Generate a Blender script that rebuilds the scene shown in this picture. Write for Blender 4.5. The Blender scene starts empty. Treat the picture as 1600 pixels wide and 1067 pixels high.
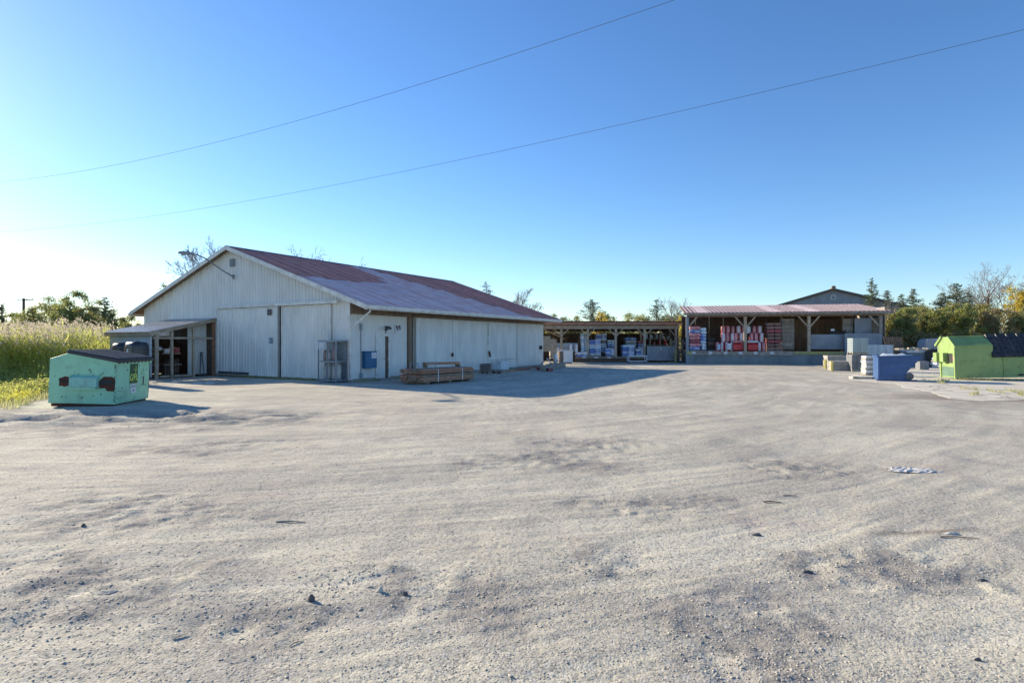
import bpy, math, random
import numpy as np
from mathutils import Vector, Matrix
from math import radians as R, sin, cos, pi

random.seed(7)
RNG = np.random.default_rng(7)
S = bpy.context.scene
COL = S.collection

# ------------------------------------------------------------------ camera
EYE = 1.8
FPX = 890.0            # focal length in pixels of the 1600 px wide photograph
cam = bpy.data.cameras.new('camera'); cam.sensor_width = 36.0; cam.lens = FPX / 1600 * 36
cam.clip_start = 0.1; cam.clip_end = 3000
camo = bpy.data.objects.new('camera', cam); COL.objects.link(camo)
camo.location = (0, 0, EYE); camo.rotation_euler = (R(90), 0, 0)
S.camera = camo

# ------------------------------------------------------------------ light
SUN_EL = R(19.7); SUN_AZ = R(-54.0)         # azimuth measured from +Y towards +X
w = bpy.data.worlds.new('World'); S.world = w; w.use_nodes = True
wn = w.node_tree; wn.nodes.clear()
sky = wn.nodes.new('ShaderNodeTexSky'); sky.sky_type = 'NISHITA'; sky.sun_disc = False
sky.sun_elevation = SUN_EL; sky.sun_rotation = SUN_AZ
sky.air_density = 1.0; sky.dust_density = 0.12; sky.ozone_density = 4.1; sky.altitude = 100
bg = wn.nodes.new('ShaderNodeBackground'); bg.inputs['Strength'].default_value = 0.112
wo = wn.nodes.new('ShaderNodeOutputWorld')
hs_ = wn.nodes.new('ShaderNodeHueSaturation'); hs_.inputs['Saturation'].default_value = 1.12; hs_.inputs['Hue'].default_value = 0.505
wn.links.new(sky.outputs[0], hs_.inputs['Color']); wn.links.new(hs_.outputs[0], bg.inputs[0]); wn.links.new(bg.outputs[0], wo.inputs[0])
sl = bpy.data.lights.new('sun', 'SUN'); sl.energy = 5.0; sl.angle = R(0.55); sl.color = (1.0, 0.86, 0.65)
slo = bpy.data.objects.new('sun', sl); COL.objects.link(slo)
sd = Vector((sin(SUN_AZ) * cos(SUN_EL), cos(SUN_AZ) * cos(SUN_EL), sin(SUN_EL)))
slo.rotation_euler = sd.to_track_quat('Z', 'Y').to_euler(); slo.location = (-40, 30, 30)
S.view_settings.view_transform = 'Standard'; S.view_settings.look = 'None'
S.view_settings.gamma = 1; S.view_settings.use_curve_mapping = False
S.view_settings.exposure = 0.90

# ------------------------------------------------------------------ survey helpers
def gp(px, py):                      # point of the level ground seen at a photo pixel
    Y = EYE * FPX / (py - 533.5); return Vector(((px - 800) / FPX * Y, Y, 0))
def at(px, Y, py=None):              # point at a known distance
    return Vector(((px - 800) / FPX * Y, Y, 0 if py is None else EYE + (533.5 - py) / FPX * Y))
def zz(py, Y): return EYE + (533.5 - py) / FPX * Y

# ------------------------------------------------------------------ materials
M = {}
def mat(name, col, col2=None, rough=0.8, scale=4.0, detail=6, metal=0.0, bump=0.0, bscale=60, stretch=(1, 1, 1),
        dirt=None, dirt_amt=0.5, dirt_scale=2.0, trans=0.0, attr=None, lo=0.35, hi=0.65, coat=0.0, spec=0.5, obj_rand=0.0):
    m = bpy.data.materials.new(name); m.use_nodes = True; nt = m.node_tree; N = nt.nodes; L = nt.links
    b = N['Principled BSDF']; b.inputs['Roughness'].default_value = rough; b.inputs['Metallic'].default_value = metal
    b.inputs['Specular IOR Level'].default_value = spec
    tc = N.new('ShaderNodeTexCoord'); mp = N.new('ShaderNodeMapping'); mp.inputs['Scale'].default_value = stretch
    L.new(tc.outputs['Object'], mp.inputs[0])
    if col2 is None: col2 = tuple(c * 0.8 for c in col)
    nz = N.new('ShaderNodeTexNoise'); nz.inputs['Scale'].default_value = scale; nz.inputs['Detail'].default_value = detail
    L.new(mp.outputs[0], nz.inputs['Vector'])
    mr = N.new('ShaderNodeMapRange'); mr.inputs[1].default_value = lo; mr.inputs[2].default_value = hi
    L.new(nz.outputs['Fac'], mr.inputs[0])
    fac = mr.outputs[0]
    if attr:
        at_ = N.new('ShaderNodeAttribute'); at_.attribute_name = attr
        mx0 = N.new('ShaderNodeMath'); mx0.operation = 'MULTIPLY_ADD'; mx0.inputs[1].default_value = 0.3
        L.new(mr.outputs[0], mx0.inputs[0]); L.new(at_.outputs['Fac'], mx0.inputs[2]); fac = mx0.outputs[0]
    mix = N.new('ShaderNodeMix'); mix.data_type = 'RGBA'
    mix.inputs['A'].default_value = (*col, 1); mix.inputs['B'].default_value = (*col2, 1)
    L.new(fac, mix.inputs['Factor']); out = mix.outputs['Result']
    if dirt:
        n2 = N.new('ShaderNodeTexNoise'); n2.inputs['Scale'].default_value = dirt_scale; n2.inputs['Detail'].default_value = 8
        n2.inputs['Roughness'].default_value = 0.65
        L.new(mp.outputs[0], n2.inputs['Vector'])
        r2 = N.new('ShaderNodeMapRange'); r2.inputs[1].default_value = 0.52; r2.inputs[2].default_value = 0.72
        r2.inputs[4].default_value = dirt_amt; L.new(n2.outputs['Fac'], r2.inputs[0])
        m2 = N.new('ShaderNodeMix'); m2.data_type = 'RGBA'; m2.inputs['B'].default_value = (*dirt, 1)
        L.new(out, m2.inputs['A']); L.new(r2.outputs[0], m2.inputs['Factor']); out = m2.outputs['Result']
    if obj_rand:
        oi = N.new('ShaderNodeObjectInfo'); hs = N.new('ShaderNodeHueSaturation')
        r3 = N.new('ShaderNodeMapRange'); r3.inputs[3].default_value = 1 - obj_rand; r3.inputs[4].default_value = 1 + obj_rand
        L.new(oi.outputs['Random'], r3.inputs[0]); L.new(r3.outputs[0], hs.inputs['Value']); L.new(out, hs.inputs['Color']); out = hs.outputs[0]
    L.new(out, b.inputs['Base Color'])
    if bump:
        n3 = N.new('ShaderNodeTexNoise'); n3.inputs['Scale'].default_value = bscale; n3.inputs['Detail'].default_value = 5
        L.new(mp.outputs[0], n3.inputs['Vector'])
        bp = N.new('ShaderNodeBump'); bp.inputs['Strength'].default_value = bump; bp.inputs['Distance'].default_value = 0.01
        L.new(n3.outputs['Fac'], bp.inputs['Height']); L.new(bp.outputs[0], b.inputs['Normal'])
    if trans:
        tr = N.new('ShaderNodeBsdfTranslucent'); L.new(out, tr.inputs['Color'])
        ms = N.new('ShaderNodeMixShader'); ms.inputs[0].default_value = trans
        L.new(b.outputs[0], ms.inputs[1]); L.new(tr.outputs[0], ms.inputs[2])
        L.new(ms.outputs[0], N['Material Output'].inputs[0])
    M[name] = m; return m

mat('white_sheet', (.72, .72, .69), (.63, .635, .615), .5, 1.3, dirt=(.38, .37, .34), dirt_amt=.25, dirt_scale=.8, stretch=(1, 1, .4), metal=.05, obj_rand=.02)
mat('door_sheet', (.75, .75, .71), (.64, .64, .62), .5, 1.7, dirt=(.35, .34, .31), dirt_amt=.3, dirt_scale=1.0, stretch=(1, 1, .4), metal=.05, obj_rand=.02)
mat('white_trim', (.78, .77, .73), (.62, .61, .57), .55, 3, dirt=(.2, .17, .13), dirt_amt=.4)
mat('red_roof', (.60, .25, .20), (.44, .19, .16), .7, 2, dirt=(.42, .30, .27), dirt_amt=.6, dirt_scale=1.5, metal=.1, obj_rand=.1)
mat('faded_roof', (.74, .56, .56), (.66, .41, .40), .7, 1.2, dirt=(.55, .52, .54), dirt_amt=.7, dirt_scale=.9, metal=.1, obj_rand=.05)
mat('sunlit_crest', (.72, .66, .63), (.5, .38, .36), .6, 3)  # pale tone for rib crests: sun glints put into the colour
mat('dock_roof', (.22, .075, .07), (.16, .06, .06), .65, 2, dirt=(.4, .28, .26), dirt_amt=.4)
mat('galv', (.50, .52, .54), (.38, .40, .42), .35, 3, metal=.6, dirt=(.25, .18, .12), dirt_amt=.5)
mat('old_wood', (.30, .215, .155), (.19, .14, .10), .85, 3, stretch=(1, 1, .2), bump=.4)
mat('grey_wood', (.36, .32, .27), (.22, .19, .16), .85, 4, bump=.4, obj_rand=.15)
mat('pale_wood', (.45, .38, .29), (.32, .25, .18), .8, 4, bump=.3, obj_rand=.12)
mat('warm_wood', (.46, .235, .145), (.29, .15, .095), .8, 5, bump=.3, obj_rand=.2)
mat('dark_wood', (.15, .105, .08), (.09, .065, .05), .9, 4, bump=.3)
mat('dark', (.03, .03, .034), (.02, .02, .02), .7, 4)
mat('black_plastic', (.022, .023, .028), (.035, .035, .04), .35, 5)
mat('lid_plastic', (.028, .030, .036), (.045, .045, .05), .5, 5, dirt=(.16, .14, .12), dirt_amt=.5)
mat('green_paint', (.32, .66, .45), (.27, .57, .39), .5, 2.2, dirt=(.16, .25, .18), dirt_amt=.4, dirt_scale=3, bump=.15, bscale=12)
mat('teal_paint', (.28, .60, .50), (.23, .50, .43), .5, 3, dirt=(.10, .07, .05), dirt_amt=.4, dirt_scale=6)
mat('lime_paint', (.28, .40, .13), (.24, .345, .12), .45, 1.5, dirt=(.16, .17, .08), dirt_amt=.55, dirt_scale=3.2, bump=.15, bscale=8)
mat('leaf_green_paint', (.10, .20, .14), (.08, .16, .11), .6, 3)
mat('blue_paint', (.035, .10, .27), (.03, .085, .22), .45, 3, dirt=(.13, .17, .25), dirt_amt=.4, dirt_scale=4)
mat('blue_box', (.02, .13, .27), (.02, .10, .22), .5, 3)
mat('rust', (.13, .045, .025), (.06, .025, .018), .9, 12, bump=.6)
mat('chip_dark', (.03, .035, .03), (.05, .03, .02), .8, 20)
mat('logo_green', (.012, .07, .03), (.015, .085, .035), .5, 4)
mat('logo_lime', (.50, .72, .16), (.34, .50, .1), .5, 4)
mat('paper', (.72, .73, .74), (.62, .63, .66), .7, 6)
mat('print_grey', (.25, .27, .33), (.35, .37, .42), .8, 20)
mat('print_dark', (.06, .05, .07), (.12, .06, .07), .8, 14)
mat('steel', (.34, .36, .38), (.24, .25, .27), .45, 5, metal=.5, dirt=(.16, .08, .05), dirt_amt=.5, dirt_scale=6)
mat('cage_steel', (.28, .33, .37), (.2, .23, .27), .5, 5, metal=.3)
mat('cylinder_white', (.55, .54, .52), (.42, .40, .38), .45, 4, dirt=(.22, .12, .08), dirt_amt=.5, dirt_scale=5)
mat('rose_cylinder', (.33, .22, .20), (.26, .17, .16), .5, 5)
mat('concrete', (.36, .345, .32), (.27, .26, .24), .9, 2, bump=.5, dirt=(.17, .16, .14), dirt_amt=.5)
mat('dock_concrete', (.27, .30, .30), (.20, .22, .225), .9, 1.2, bump=.4, dirt=(.12, .12, .11), dirt_amt=.6, stretch=(1, 1, .4))
mat('slab', (.66, .61, .50), (.54, .50, .41), .92, 1.3, bump=.9, bscale=30, dirt=(.30, .26, .21), dirt_amt=.7, dirt_scale=1.2)
mat('block_grey', (.23, .24, .26), (.17, .18, .19), .9, 6, bump=.5, obj_rand=.12)
mat('block_brown', (.27, .23, .21), (.19, .165, .155), .9, 6, bump=.5, obj_rand=.12)
mat('block_pale', (.42, .40, .36), (.31, .29, .27), .9, 6, bump=.5, obj_rand=.12)
mat('wrap_white', (.62, .68, .72), (.45, .52, .58), .3, 5, dirt=(.35, .40, .45), dirt_amt=.5, dirt_scale=7, bump=.5, bscale=15)
mat('wrap_green', (.40, .46, .46), (.30, .36, .38), .3, 5, bump=.5, bscale=15)
mat('bag_blue', (.10, .20, .58), (.55, .62, .75), .45, 5, lo=.45, hi=.6, bump=.5, bscale=14, obj_rand=.2)
mat('bag_cyan', (.36, .54, .68), (.64, .72, .78), .45, 6, lo=.42, hi=.58, bump=.5, bscale=14, obj_rand=.15)
mat('bag_white', (.74, .74, .76), (.55, .58, .66), .45, 7, bump=.5, bscale=14, obj_rand=.1)
mat('bag_red', (.58, .03, .04), (.40, .025, .04), .4, 5, bump=.5, bscale=14, obj_rand=.25)
mat('bag_pink', (.68, .42, .43), (.55, .14, .18), .45, 6, bump=.5, bscale=14, obj_rand=.15)
mat('bag_brown', (.26, .15, .12), (.17, .10, .09), .5, 7, bump=.5, bscale=14, obj_rand=.2)
mat('bag_maroon', (.36, .07, .08), (.20, .06, .08), .5, 7, bump=.5, bscale=14, obj_rand=.2)
mat('plastic_white', (.70, .72, .75), (.60, .62, .66), .4, 5, bump=.2)
mat('panel_grey', (.30, .33, .37), (.24, .26, .29), .7, 1.5, dirt=(.2, .2, .2), dirt_amt=.4)
mat('yellow_paint', (.48, .44, .12), (.36, .33, .16), .7, 3, dirt=(.2, .18, .13), dirt_amt=.6)
mat('siding', (.40, .48, .55), (.34, .42, .49), .5, 1.5)
mat('bark', (.14, .115, .095), (.085, .07, .06), .95, 6, bump=.5)
mat('bark_grey', (.30, .26, .24), (.20, .17, .155), .95, 6)
mat('pole_wood', (.13, .11, .095), (.09, .07, .06), .9, 4)
mat('cable', (.10, .10, .11), (.12, .12, .12), .6, 4)
mat('bag_pale', (.62, .60, .56), (.48, .46, .43), .5, 5, bump=.3)
mat('stone', (.56, .52, .44), (.32, .30, .27), .9, 30, attr='tint')
mat('glass_lamp', (.5, .53, .55), (.4, .43, .45), .15, 4)
mat('asphalt_bit', (.13, .125, .12), (.08, .08, .08), .9, 10, bump=.5)
mat('grey_metal_dark', (.12, .13, .145), (.08, .08, .09), .5, 5, metal=.3)
LT = .5
mat('leaf_green', (.15, .21, .08), (.28, .33, .12), .6, 3, attr='tint', trans=LT)
mat('leaf_olive', (.25, .25, .10), (.42, .38, .15), .6, 3, attr='tint', trans=LT)
mat('leaf_yellow', (.50, .36, .04), (.62, .48, .08), .6, 3, attr='tint', trans=.45)
mat('leaf_lime', (.30, .32, .05), (.62, .58, .10), .6, 3, attr='tint', trans=.6)
mat('leaf_brown', (.22, .16, .10), (.36, .26, .16), .7, 3, attr='tint', trans=.3)
mat('leaf_purple', (.10, .04, .05), (.16, .08, .08), .7, 3, attr='tint', trans=.3)
mat('needle', (.075, .11, .06), (.14, .17, .085), .7, 3, attr='tint', trans=.2)
mat('needle_blue', (.08, .11, .085), (.13, .16, .10), .7, 3, attr='tint', trans=.2)
mat('reed_plume', (.50, .43, .33), (.68, .60, .46), .8, 3, attr='tint', trans=.4)
mat('reed_leaf', (.34, .42, .09), (.62, .62, .18), .65, 3, attr='tint', trans=.6)
mat('grass', (.30, .34, .12), (.58, .54, .28), .7, 3, attr='tint', trans=.55)

# ------------------------------------------------------------------ mesh helpers
class MB:
    def __init__(s): s.v = []; s.f = []; s.m = []
    def add(s, vs, fs, mi=0):
        n = len(s.v); s.v += [tuple(p) for p in vs]
        for f in fs: s.f.append(tuple(i + n for i in f)); s.m.append(mi)
        return s
    def hexa(s, c, mi=0):            # eight corners: bottom 4 (ccw) then top 4
        return s.add(c, [(3, 2, 1, 0), (4, 5, 6, 7), (0, 1, 5, 4), (1, 2, 6, 5), (2, 3, 7, 6), (3, 0, 4, 7)], mi)
    def bx(s, x0, x1, y0, y1, z0, z1, mi=0):
        return s.hexa([(x0, y0, z0), (x1, y0, z0), (x1, y1, z0), (x0, y1, z0), (x0, y0, z1), (x1, y0, z1), (x1, y1, z1), (x0, y1, z1)], mi)
    def box(s, c, d, rz=0, mi=0):
        o = []
        for z in (-.5, .5):
            for x, y in ((-.5, -.5), (.5, -.5), (.5, .5), (-.5, .5)):
                X = x * d[0]; Y = y * d[1]
                o.append((c[0] + X * cos(rz) - Y * sin(rz), c[1] + X * sin(rz) + Y * cos(rz), c[2] + z * d[2]))
        return s.hexa(o, mi)
    def bar(s, a, b, w, h, mi=0):
        a = Vector(a); b = Vector(b); d = (b - a).normalized()
        up = Vector((0, 0, 1)) if abs(d.z) < .95 else Vector((0, 1, 0))
        x = d.cross(up).normalized() * (w / 2); y = x.cross(d).normalized() * (h / 2)
        return s.hexa([a - x - y, a + x - y, a + x + y, a - x + y, b - x - y, b + x - y, b + x + y, b - x + y], mi)
    def tube(s, pts, rad, n=6, mi=0, cap=True):
        pts = [Vector(p) for p in pts]
        if not hasattr(rad, '__len__'): rad = [rad] * len(pts)
        base = len(s.v)
        for i, p in enumerate(pts):
            d = (pts[min(i + 1, len(pts) - 1)] - pts[max(i - 1, 0)]).normalized()
            up = Vector((0, 0, 1)) if abs(d.z) < .9 else Vector((1, 0, 0))
            x = d.cross(up).normalized(); y = x.cross(d)
            for k in range(n):
                a = 2 * pi * k / n; s.v.append(tuple(p + (x * cos(a) + y * sin(a)) * rad[i]))
        for i in range(len(pts) - 1):
            for k in range(n):
                a = base + i * n + k; b = base + i * n + (k + 1) % n
                s.f.append((a, b, b + n, a + n)); s.m.append(mi)
        if cap:
            s.f.append(tuple(base + k for k in range(n))[::-1]); s.m.append(mi)
            e = base + (len(pts) - 1) * n; s.f.append(tuple(e + k for k in range(n))); s.m.append(mi)
        return s
    def prism(s, poly, y0, y1, mi=0):     # polygon in (x,z), extruded along y
        n = len(poly); v = [(p[0], y0, p[1]) for p in poly] + [(p[0], y1, p[1]) for p in poly]
        f = [tuple(range(n)), tuple(range(2 * n - 1, n - 1, -1))] + [(i, i + n, (i + 1) % n + n, (i + 1) % n) for i in range(n)]
        return s.add(v, f, mi)
    def lathe(s, prof, c=(0, 0, 0), n=14, mi=0):
        base = len(s.v)
        for r, z in prof:
            for k in range(n):
                a = 2 * pi * k / n; s.v.append((c[0] + r * cos(a), c[1] + r * sin(a), c[2] + z))
        for i in range(len(prof) - 1):
            for k in range(n):
                a = base + i * n + k; b = base + i * n + (k + 1) % n
                s.f.append((a, b, b + n, a + n)); s.m.append(mi)
        s.f.append(tuple(base + k for k in range(n))[::-1]); s.m.append(mi)
        e = base + (len(prof) - 1) * n; s.f.append(tuple(e + k for k in range(n))); s.m.append(mi)
        return s
    def mesh(s, name, mats, smooth=False):
        me = bpy.data.meshes.new(name); me.from_pydata(s.v, [], s.f)
        for m in (mats if isinstance(mats, (list, tuple)) else [mats]): me.materials.append(M[m] if isinstance(m, str) else m)
        me.polygons.foreach_set('material_index', s.m)
        if smooth: me.polygons.foreach_set('use_smooth', [True] * len(s.f))
        me.update(); return me
    def build(s, name, mats, parent=None, smooth=False, bevel=0, loc=None, rz=None):
        return link(name, s.mesh(name, mats, smooth), parent, bevel, loc, rz)

def link(name, me, parent=None, bevel=0, loc=None, rz=None):
    o = bpy.data.objects.new(name, me); COL.objects.link(o)
    if parent is not None: o.parent = parent
    if loc is not None: o.location = loc
    if rz is not None: o.rotation_euler = (0, 0, rz)
    if bevel:
        b = o.modifiers.new('bevel', 'BEVEL'); b.width = bevel; b.segments = 2; b.limit_method = 'ANGLE'; b.angle_limit = R(40)
    return o
def tag(o, label=None, cat=None, group=None, kind=None):
    if label: o['label'] = label
    if cat: o['category'] = cat
    if group: o['group'] = group
    if kind: o['kind'] = kind
    return o
def thing(name, label, cat, loc=(0, 0, 0), rz=0, group=None):
    o = bpy.data.objects.new(name, None); COL.objects.link(o); o.empty_display_size = .2
    o.location = loc; o.rotation_euler = (0, 0, rz); return tag(o, label, cat, group)
def children(o): return [c for c in list(bpy.data.objects) if c.parent == o]
def dup(root, loc, rz=0, label=None, kids=None):
    r = root.copy(); COL.objects.link(r); r.location = loc; r.rotation_euler = (0, 0, rz)
    if label: r['label'] = label
    for ch in (kids if kids is not None else children(root)):
        c = ch.copy(); COL.objects.link(c); c.parent = r
    return r
def arr_mesh(name, V, F, mats, mi=None, tint=None, smooth=False):   # fast numpy mesh; F is (n,k)
    me = bpy.data.meshes.new(name); V = np.asarray(V, dtype=np.float32); F = np.asarray(F, dtype=np.int32)
    n, k = F.shape
    me.vertices.add(len(V)); me.vertices.foreach_set('co', V.ravel())
    me.loops.add(n * k); me.loops.foreach_set('vertex_index', F.ravel())
    me.polygons.add(n); me.polygons.foreach_set('loop_start', np.arange(0, n * k, k, dtype=np.int32))
    for m in mats: me.materials.append(M[m] if isinstance(m, str) else m)
    if mi is not None: me.polygons.foreach_set('material_index', np.asarray(mi, dtype=np.int32))
    if smooth: me.polygons.foreach_set('use_smooth', np.ones(n, dtype=bool))
    if tint is not None:
        a = me.attributes.new('tint', 'FLOAT', 'POINT'); a.data.foreach_set('value', np.asarray(tint, dtype=np.float32))
    me.update(calc_edges=True); return me
def text_part(name, body, size, m, parent, loc, rot, depth=.004, bold=0):
    cu = bpy.data.curves.new('txt', 'FONT'); cu.body = body; cu.size = size; cu.extrude = depth; cu.align_x = 'CENTER'; cu.align_y = 'CENTER'
    cu.offset = bold
    t = bpy.data.objects.new('txt', cu); COL.objects.link(t)
    bpy.context.view_layer.update()
    me = bpy.data.meshes.new_from_object(t.evaluated_get(bpy.context.evaluated_depsgraph_get()))
    bpy.data.objects.remove(t); me.materials.clear(); me.materials.append(M[m])
    o = link(name, me, parent); o.location = loc; o.rotation_euler = rot; return o

# numpy value noise
_LAT = RNG.random((256, 256))
def vnoise(x, y, sc=1.0, off=0.0):
    x = np.asarray(x) * sc + off; y = np.asarray(y) * sc + off * 1.7
    xi = np.floor(x).astype(int); yi = np.floor(y).astype(int); fx = x - xi; fy = y - yi
    fx = fx * fx * (3 - 2 * fx); fy = fy * fy * (3 - 2 * fy)
    g = lambda a, b: _LAT[a & 255, b & 255]
    return (g(xi, yi) * (1 - fx) + g(xi + 1, yi) * fx) * (1 - fy) + (g(xi, yi + 1) * (1 - fx) + g(xi + 1, yi + 1) * fx) * fy
def fbm(x, y, sc, octv=4, off=0.0):
    s = 0; a = .5
    for i in range(octv): s = s + a * vnoise(x, y, sc * 2 ** i, off + 13.7 * i); a *= .5
    return s
def sstep(a, b, x):
    t = np.clip((x - a) / (b - a), 0, 1); return t * t * (3 - 2 * t)

# ================================================================== GROUND
PATCHES = [(850, 718, .9), (925, 692, .7), (1010, 790, .55), (740, 935, .42), (560, 905, .30), (1420, 890, .5), (1320, 890, .4), (120, 900, .7), (60, 960, .4),
           (350, 655, 1.3), (150, 668, 1.6), (1140, 960, .4), (1200, 1040, .3), (230, 800, .8), (420, 960, .35), (960, 880, .35), (1250, 730, .7), (330, 700, .8)]
PXY = [(gp(a, b).x, gp(a, b).y, r) for a, b, r in PATCHES]
def patch_mask(x, y):
    m = np.zeros_like(x)
    wob = fbm(x, y, 1.6, 3, 5.0)
    for px, py, r in PXY:
        d = np.sqrt(((x - px) / (1.9 * r)) ** 2 + ((y - py) / (1.15 * r)) ** 2)
        m = np.maximum(m, sstep(1.15, .25, d + (wob - .47) * 1.6))
    return m
TC = (-9.0, 33.0)
def tracks(x, y):
    r = np.sqrt((x - TC[0]) ** 2 + (y - TC[1]) ** 2) + 3.2 * (fbm(x, y, .10, 3, 3.) - .47)
    th = np.arctan2(y - TC[1], x - TC[0])
    return vnoise(r * 2.1, th * 7, 1, 7.) * .34 + vnoise(r * 6.0, th * 13, 1, 2.) * .36 + vnoise(r * 15.0, th * 24, 1, 12.) * .30
def hgt(x, y):
    amp = sstep(60, 8, np.abs(x) + np.abs(y - 8) * .7)
    h = (fbm(x, y, .45, 3) - .45) * .05 + (tracks(x, y) - .5) * .022
    h += (fbm(x, y, 3.0, 4, 9.) - .47) * .022
    h += patch_mask(x, y) * (fbm(x, y, 7.0, 3, 4.) - .5) * .045
    rm = np.exp(-((x + 10.5) / 5.5) ** 4 - ((y - 13.6) / 1.3) ** 2)       # churned ruts beside the green container
    h += rm * (fbm(x, y * 3.0, 1.1, 3, 21.) - .45) * .55
    pad = sstep(13, 15, x) * sstep(14.5, 16, y) * sstep(44, 40, y)
    return h * (.25 + .75 * amp) * (1 - .8 * pad)
def graded(fine0, fine1, st, far0, far1, g=1.045):
    a = list(np.arange(fine0, fine1, st)); s_ = st; v = fine1
    while v < far1: a.append(v); s_ *= g; v += s_
    a.append(far1); s_ = st; v = fine0 - st; b = []
    while v > far0: b.append(v); s_ *= g; v -= s_
    b.append(far0); return np.array(b[::-1] + a)
gx = graded(-4.0, 4.0, .028, -900, 900, 1.022)
gy = graded(2.6, 7.0, .028, -60, 1500, 1.018)
GX, GY = np.meshgrid(gx, gy)
H = hgt(GX, GY)
H = H - .06 * sstep(10, 30, GX - 0 * GY) * sstep(30, 22, GY) * 0
nx, ny = len(gx), len(gy)
idx = np.arange(nx * ny).reshape(ny, nx)
F = np.stack([idx[:-1, :-1].ravel(), idx[:-1, 1:].ravel(), idx[1:, 1:].ravel(), idx[1:, :-1].ravel()], 1)
gm = bpy.data.materials.new('yard_gravel'); gm.use_nodes = True
def ground_material(m):
    nt = m.node_tree; N = nt.nodes; L = nt.links; b = N['Principled BSDF']; b.inputs['Roughness'].default_value = .95
    b.inputs['Specular IOR Level'].default_value = .2
    geo = N.new('ShaderNodeNewGeometry')
    def noise(scale, det=5, rough=.6, vec=None, dist=0):
        n = N.new('ShaderNodeTexNoise'); n.inputs['Scale'].default_value = scale; n.inputs['Detail'].default_value = det
        n.inputs['Roughness'].default_value = rough; n.inputs['Distortion'].default_value = dist
        L.new(vec or geo.outputs['Position'], n.inputs['Vector']); return n.outputs['Fac']
    def rng(x, a, b_, c=0, d=1):
        n = N.new('ShaderNodeMapRange'); n.inputs[1].default_value = a; n.inputs[2].default_value = b_; n.inputs[3].default_value = c; n.inputs[4].default_value = d
        L.new(x, n.inputs[0]); return n.outputs[0]
    def mixc(f, A, B):
        n = N.new('ShaderNodeMix'); n.data_type = 'RGBA'
        L.new(f, n.inputs['Factor'])
        for nm, v in (('A', A), ('B', B)):
            if isinstance(v, tuple): n.inputs[nm].default_value = (*v, 1)
            else: L.new(v, n.inputs[nm])
        return n.outputs['Result']
    def mth(op, a, b_=None, c=None):
        n = N.new('ShaderNodeMath'); n.operation = op
        for i, v in enumerate((a, b_, c)):
            if v is None: continue
            if isinstance(v, (int, float)): n.inputs[i].default_value = v
            else: L.new(v, n.inputs[i])
        return n.outputs[0]
    def attr(nm):
        n = N.new('ShaderNodeAttribute'); n.attribute_name = nm; return n.outputs['Fac']
    c = mixc(rng(noise(.35, 4), .38, .62), (.60, .56, .44), (.465, .43, .345))
    c = mixc(rng(noise(.12, 3, dist=.6), .52, .68, 0, .55), c, (.53, .455, .335))     # warm earth patches
    c = mixc(rng(noise(1.1, 5, dist=.4), .50, .70, 0, .35), c, (.40, .37, .335))
    c = mixc(rng(attr('track'), .42, .64, 0, .42), c, (.30, .28, .25))
    c = mixc(rng(attr('track'), .40, .26, 0, .34), c, (.60, .57, .48))
    c = mixc(rng(noise(.55, 3), .58, .70, 0, .28), c, (.45, .33, .29))
    c = mixc(rng(noise(.8, 5, .62, dist=.8), .53, .66, 0, .55), c, (.30, .285, .265))
    c = mixc(mth('MULTIPLY', attr('patch'), .75), c, (.225, .21, .195))
    c = mixc(mth('MULTIPLY', attr('brown'), .85), c, (.17, .125, .095))
    c = mixc(mth('MULTIPLY', attr('turf'), .95), c, (.19, .175, .09))
    g1 = noise(24, 4, .7); g2 = noise(85, 3, .7)
    vor = N.new('ShaderNodeTexVoronoi'); vor.inputs['Scale'].default_value = 55; L.new(geo.outputs['Position'], vor.inputs['Vector'])
    vor2 = N.new('ShaderNodeTexVoronoi'); vor2.inputs['Scale'].default_value = 22; L.new(geo.outputs['Position'], vor2.inputs['Vector'])
    grain = mth('ADD', mth('MULTIPLY', g1, .45), mth('MULTIPLY', g2, .55))
    # grit: single dark and pale stones
    hs = N.new('ShaderNodeHueSaturation'); L.new(c, hs.inputs['Color']); L.new(rng(grain, .3, .7, .62, 1.36), hs.inputs['Value'])
    sep = N.new('ShaderNodeSeparateColor'); L.new(vor.outputs['Color'], sep.inputs[0])
    c2 = mixc(mth('MULTIPLY', rng(sep.outputs[0], .86, .90, 0, 1), .55), hs.outputs[0], (.12, .12, .125))
    c2 = mixc(mth('MULTIPLY', rng(sep.outputs[1], .90, .93, 0, 1), .45), c2, (.62, .60, .56))
    L.new(c2, b.inputs['Base Color'])
    hgt_ = mth('ADD', mth('MULTIPLY', g1, .8), mth('ADD', mth('MULTIPLY', g2, .5), mth('ADD', mth('MULTIPLY', vor.outputs['Distance'], -.35), mth('MULTIPLY', vor2.outputs['Distance'], -.35))))
    big = noise(5.5, 4, .65)
    hh = mth('ADD', hgt_, mth('MULTIPLY', big, 1.0))
    bp = N.new('ShaderNodeBump'); bp.inputs['Strength'].default_value = .6; bp.inputs['Distance'].default_value = .013
    L.new(hh, bp.inputs['Height']); L.new(bp.outputs[0], b.inputs['Normal'])
ground_material(gm)
V = np.stack([GX.ravel(), GY.ravel(), H.ravel()], 1)
me = arr_mesh('ground', V, F, [gm], smooth=True)
x_, y_ = GX.ravel(), GY.ravel()
def put(me, nm, val):
    a = me.attributes.new(nm, 'FLOAT', 'POINT'); a.data.foreach_set('value', val.astype(np.float32))
def turf_mask(x, y):
    # left of the container and along the reed bed, plus everything beyond the yard
    edge = -13.3 - .42 * (y - 16) + (fbm(x, y, .8, 3, 2.) - .47) * 1.6
    a = sstep(0, .7, edge - x) * sstep(14.2, 15.4, y + (fbm(x, y, 1.3, 2, 8.) - .5) * 2)
    far = sstep(56, 60, y)
    return np.maximum(a, far)
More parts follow.
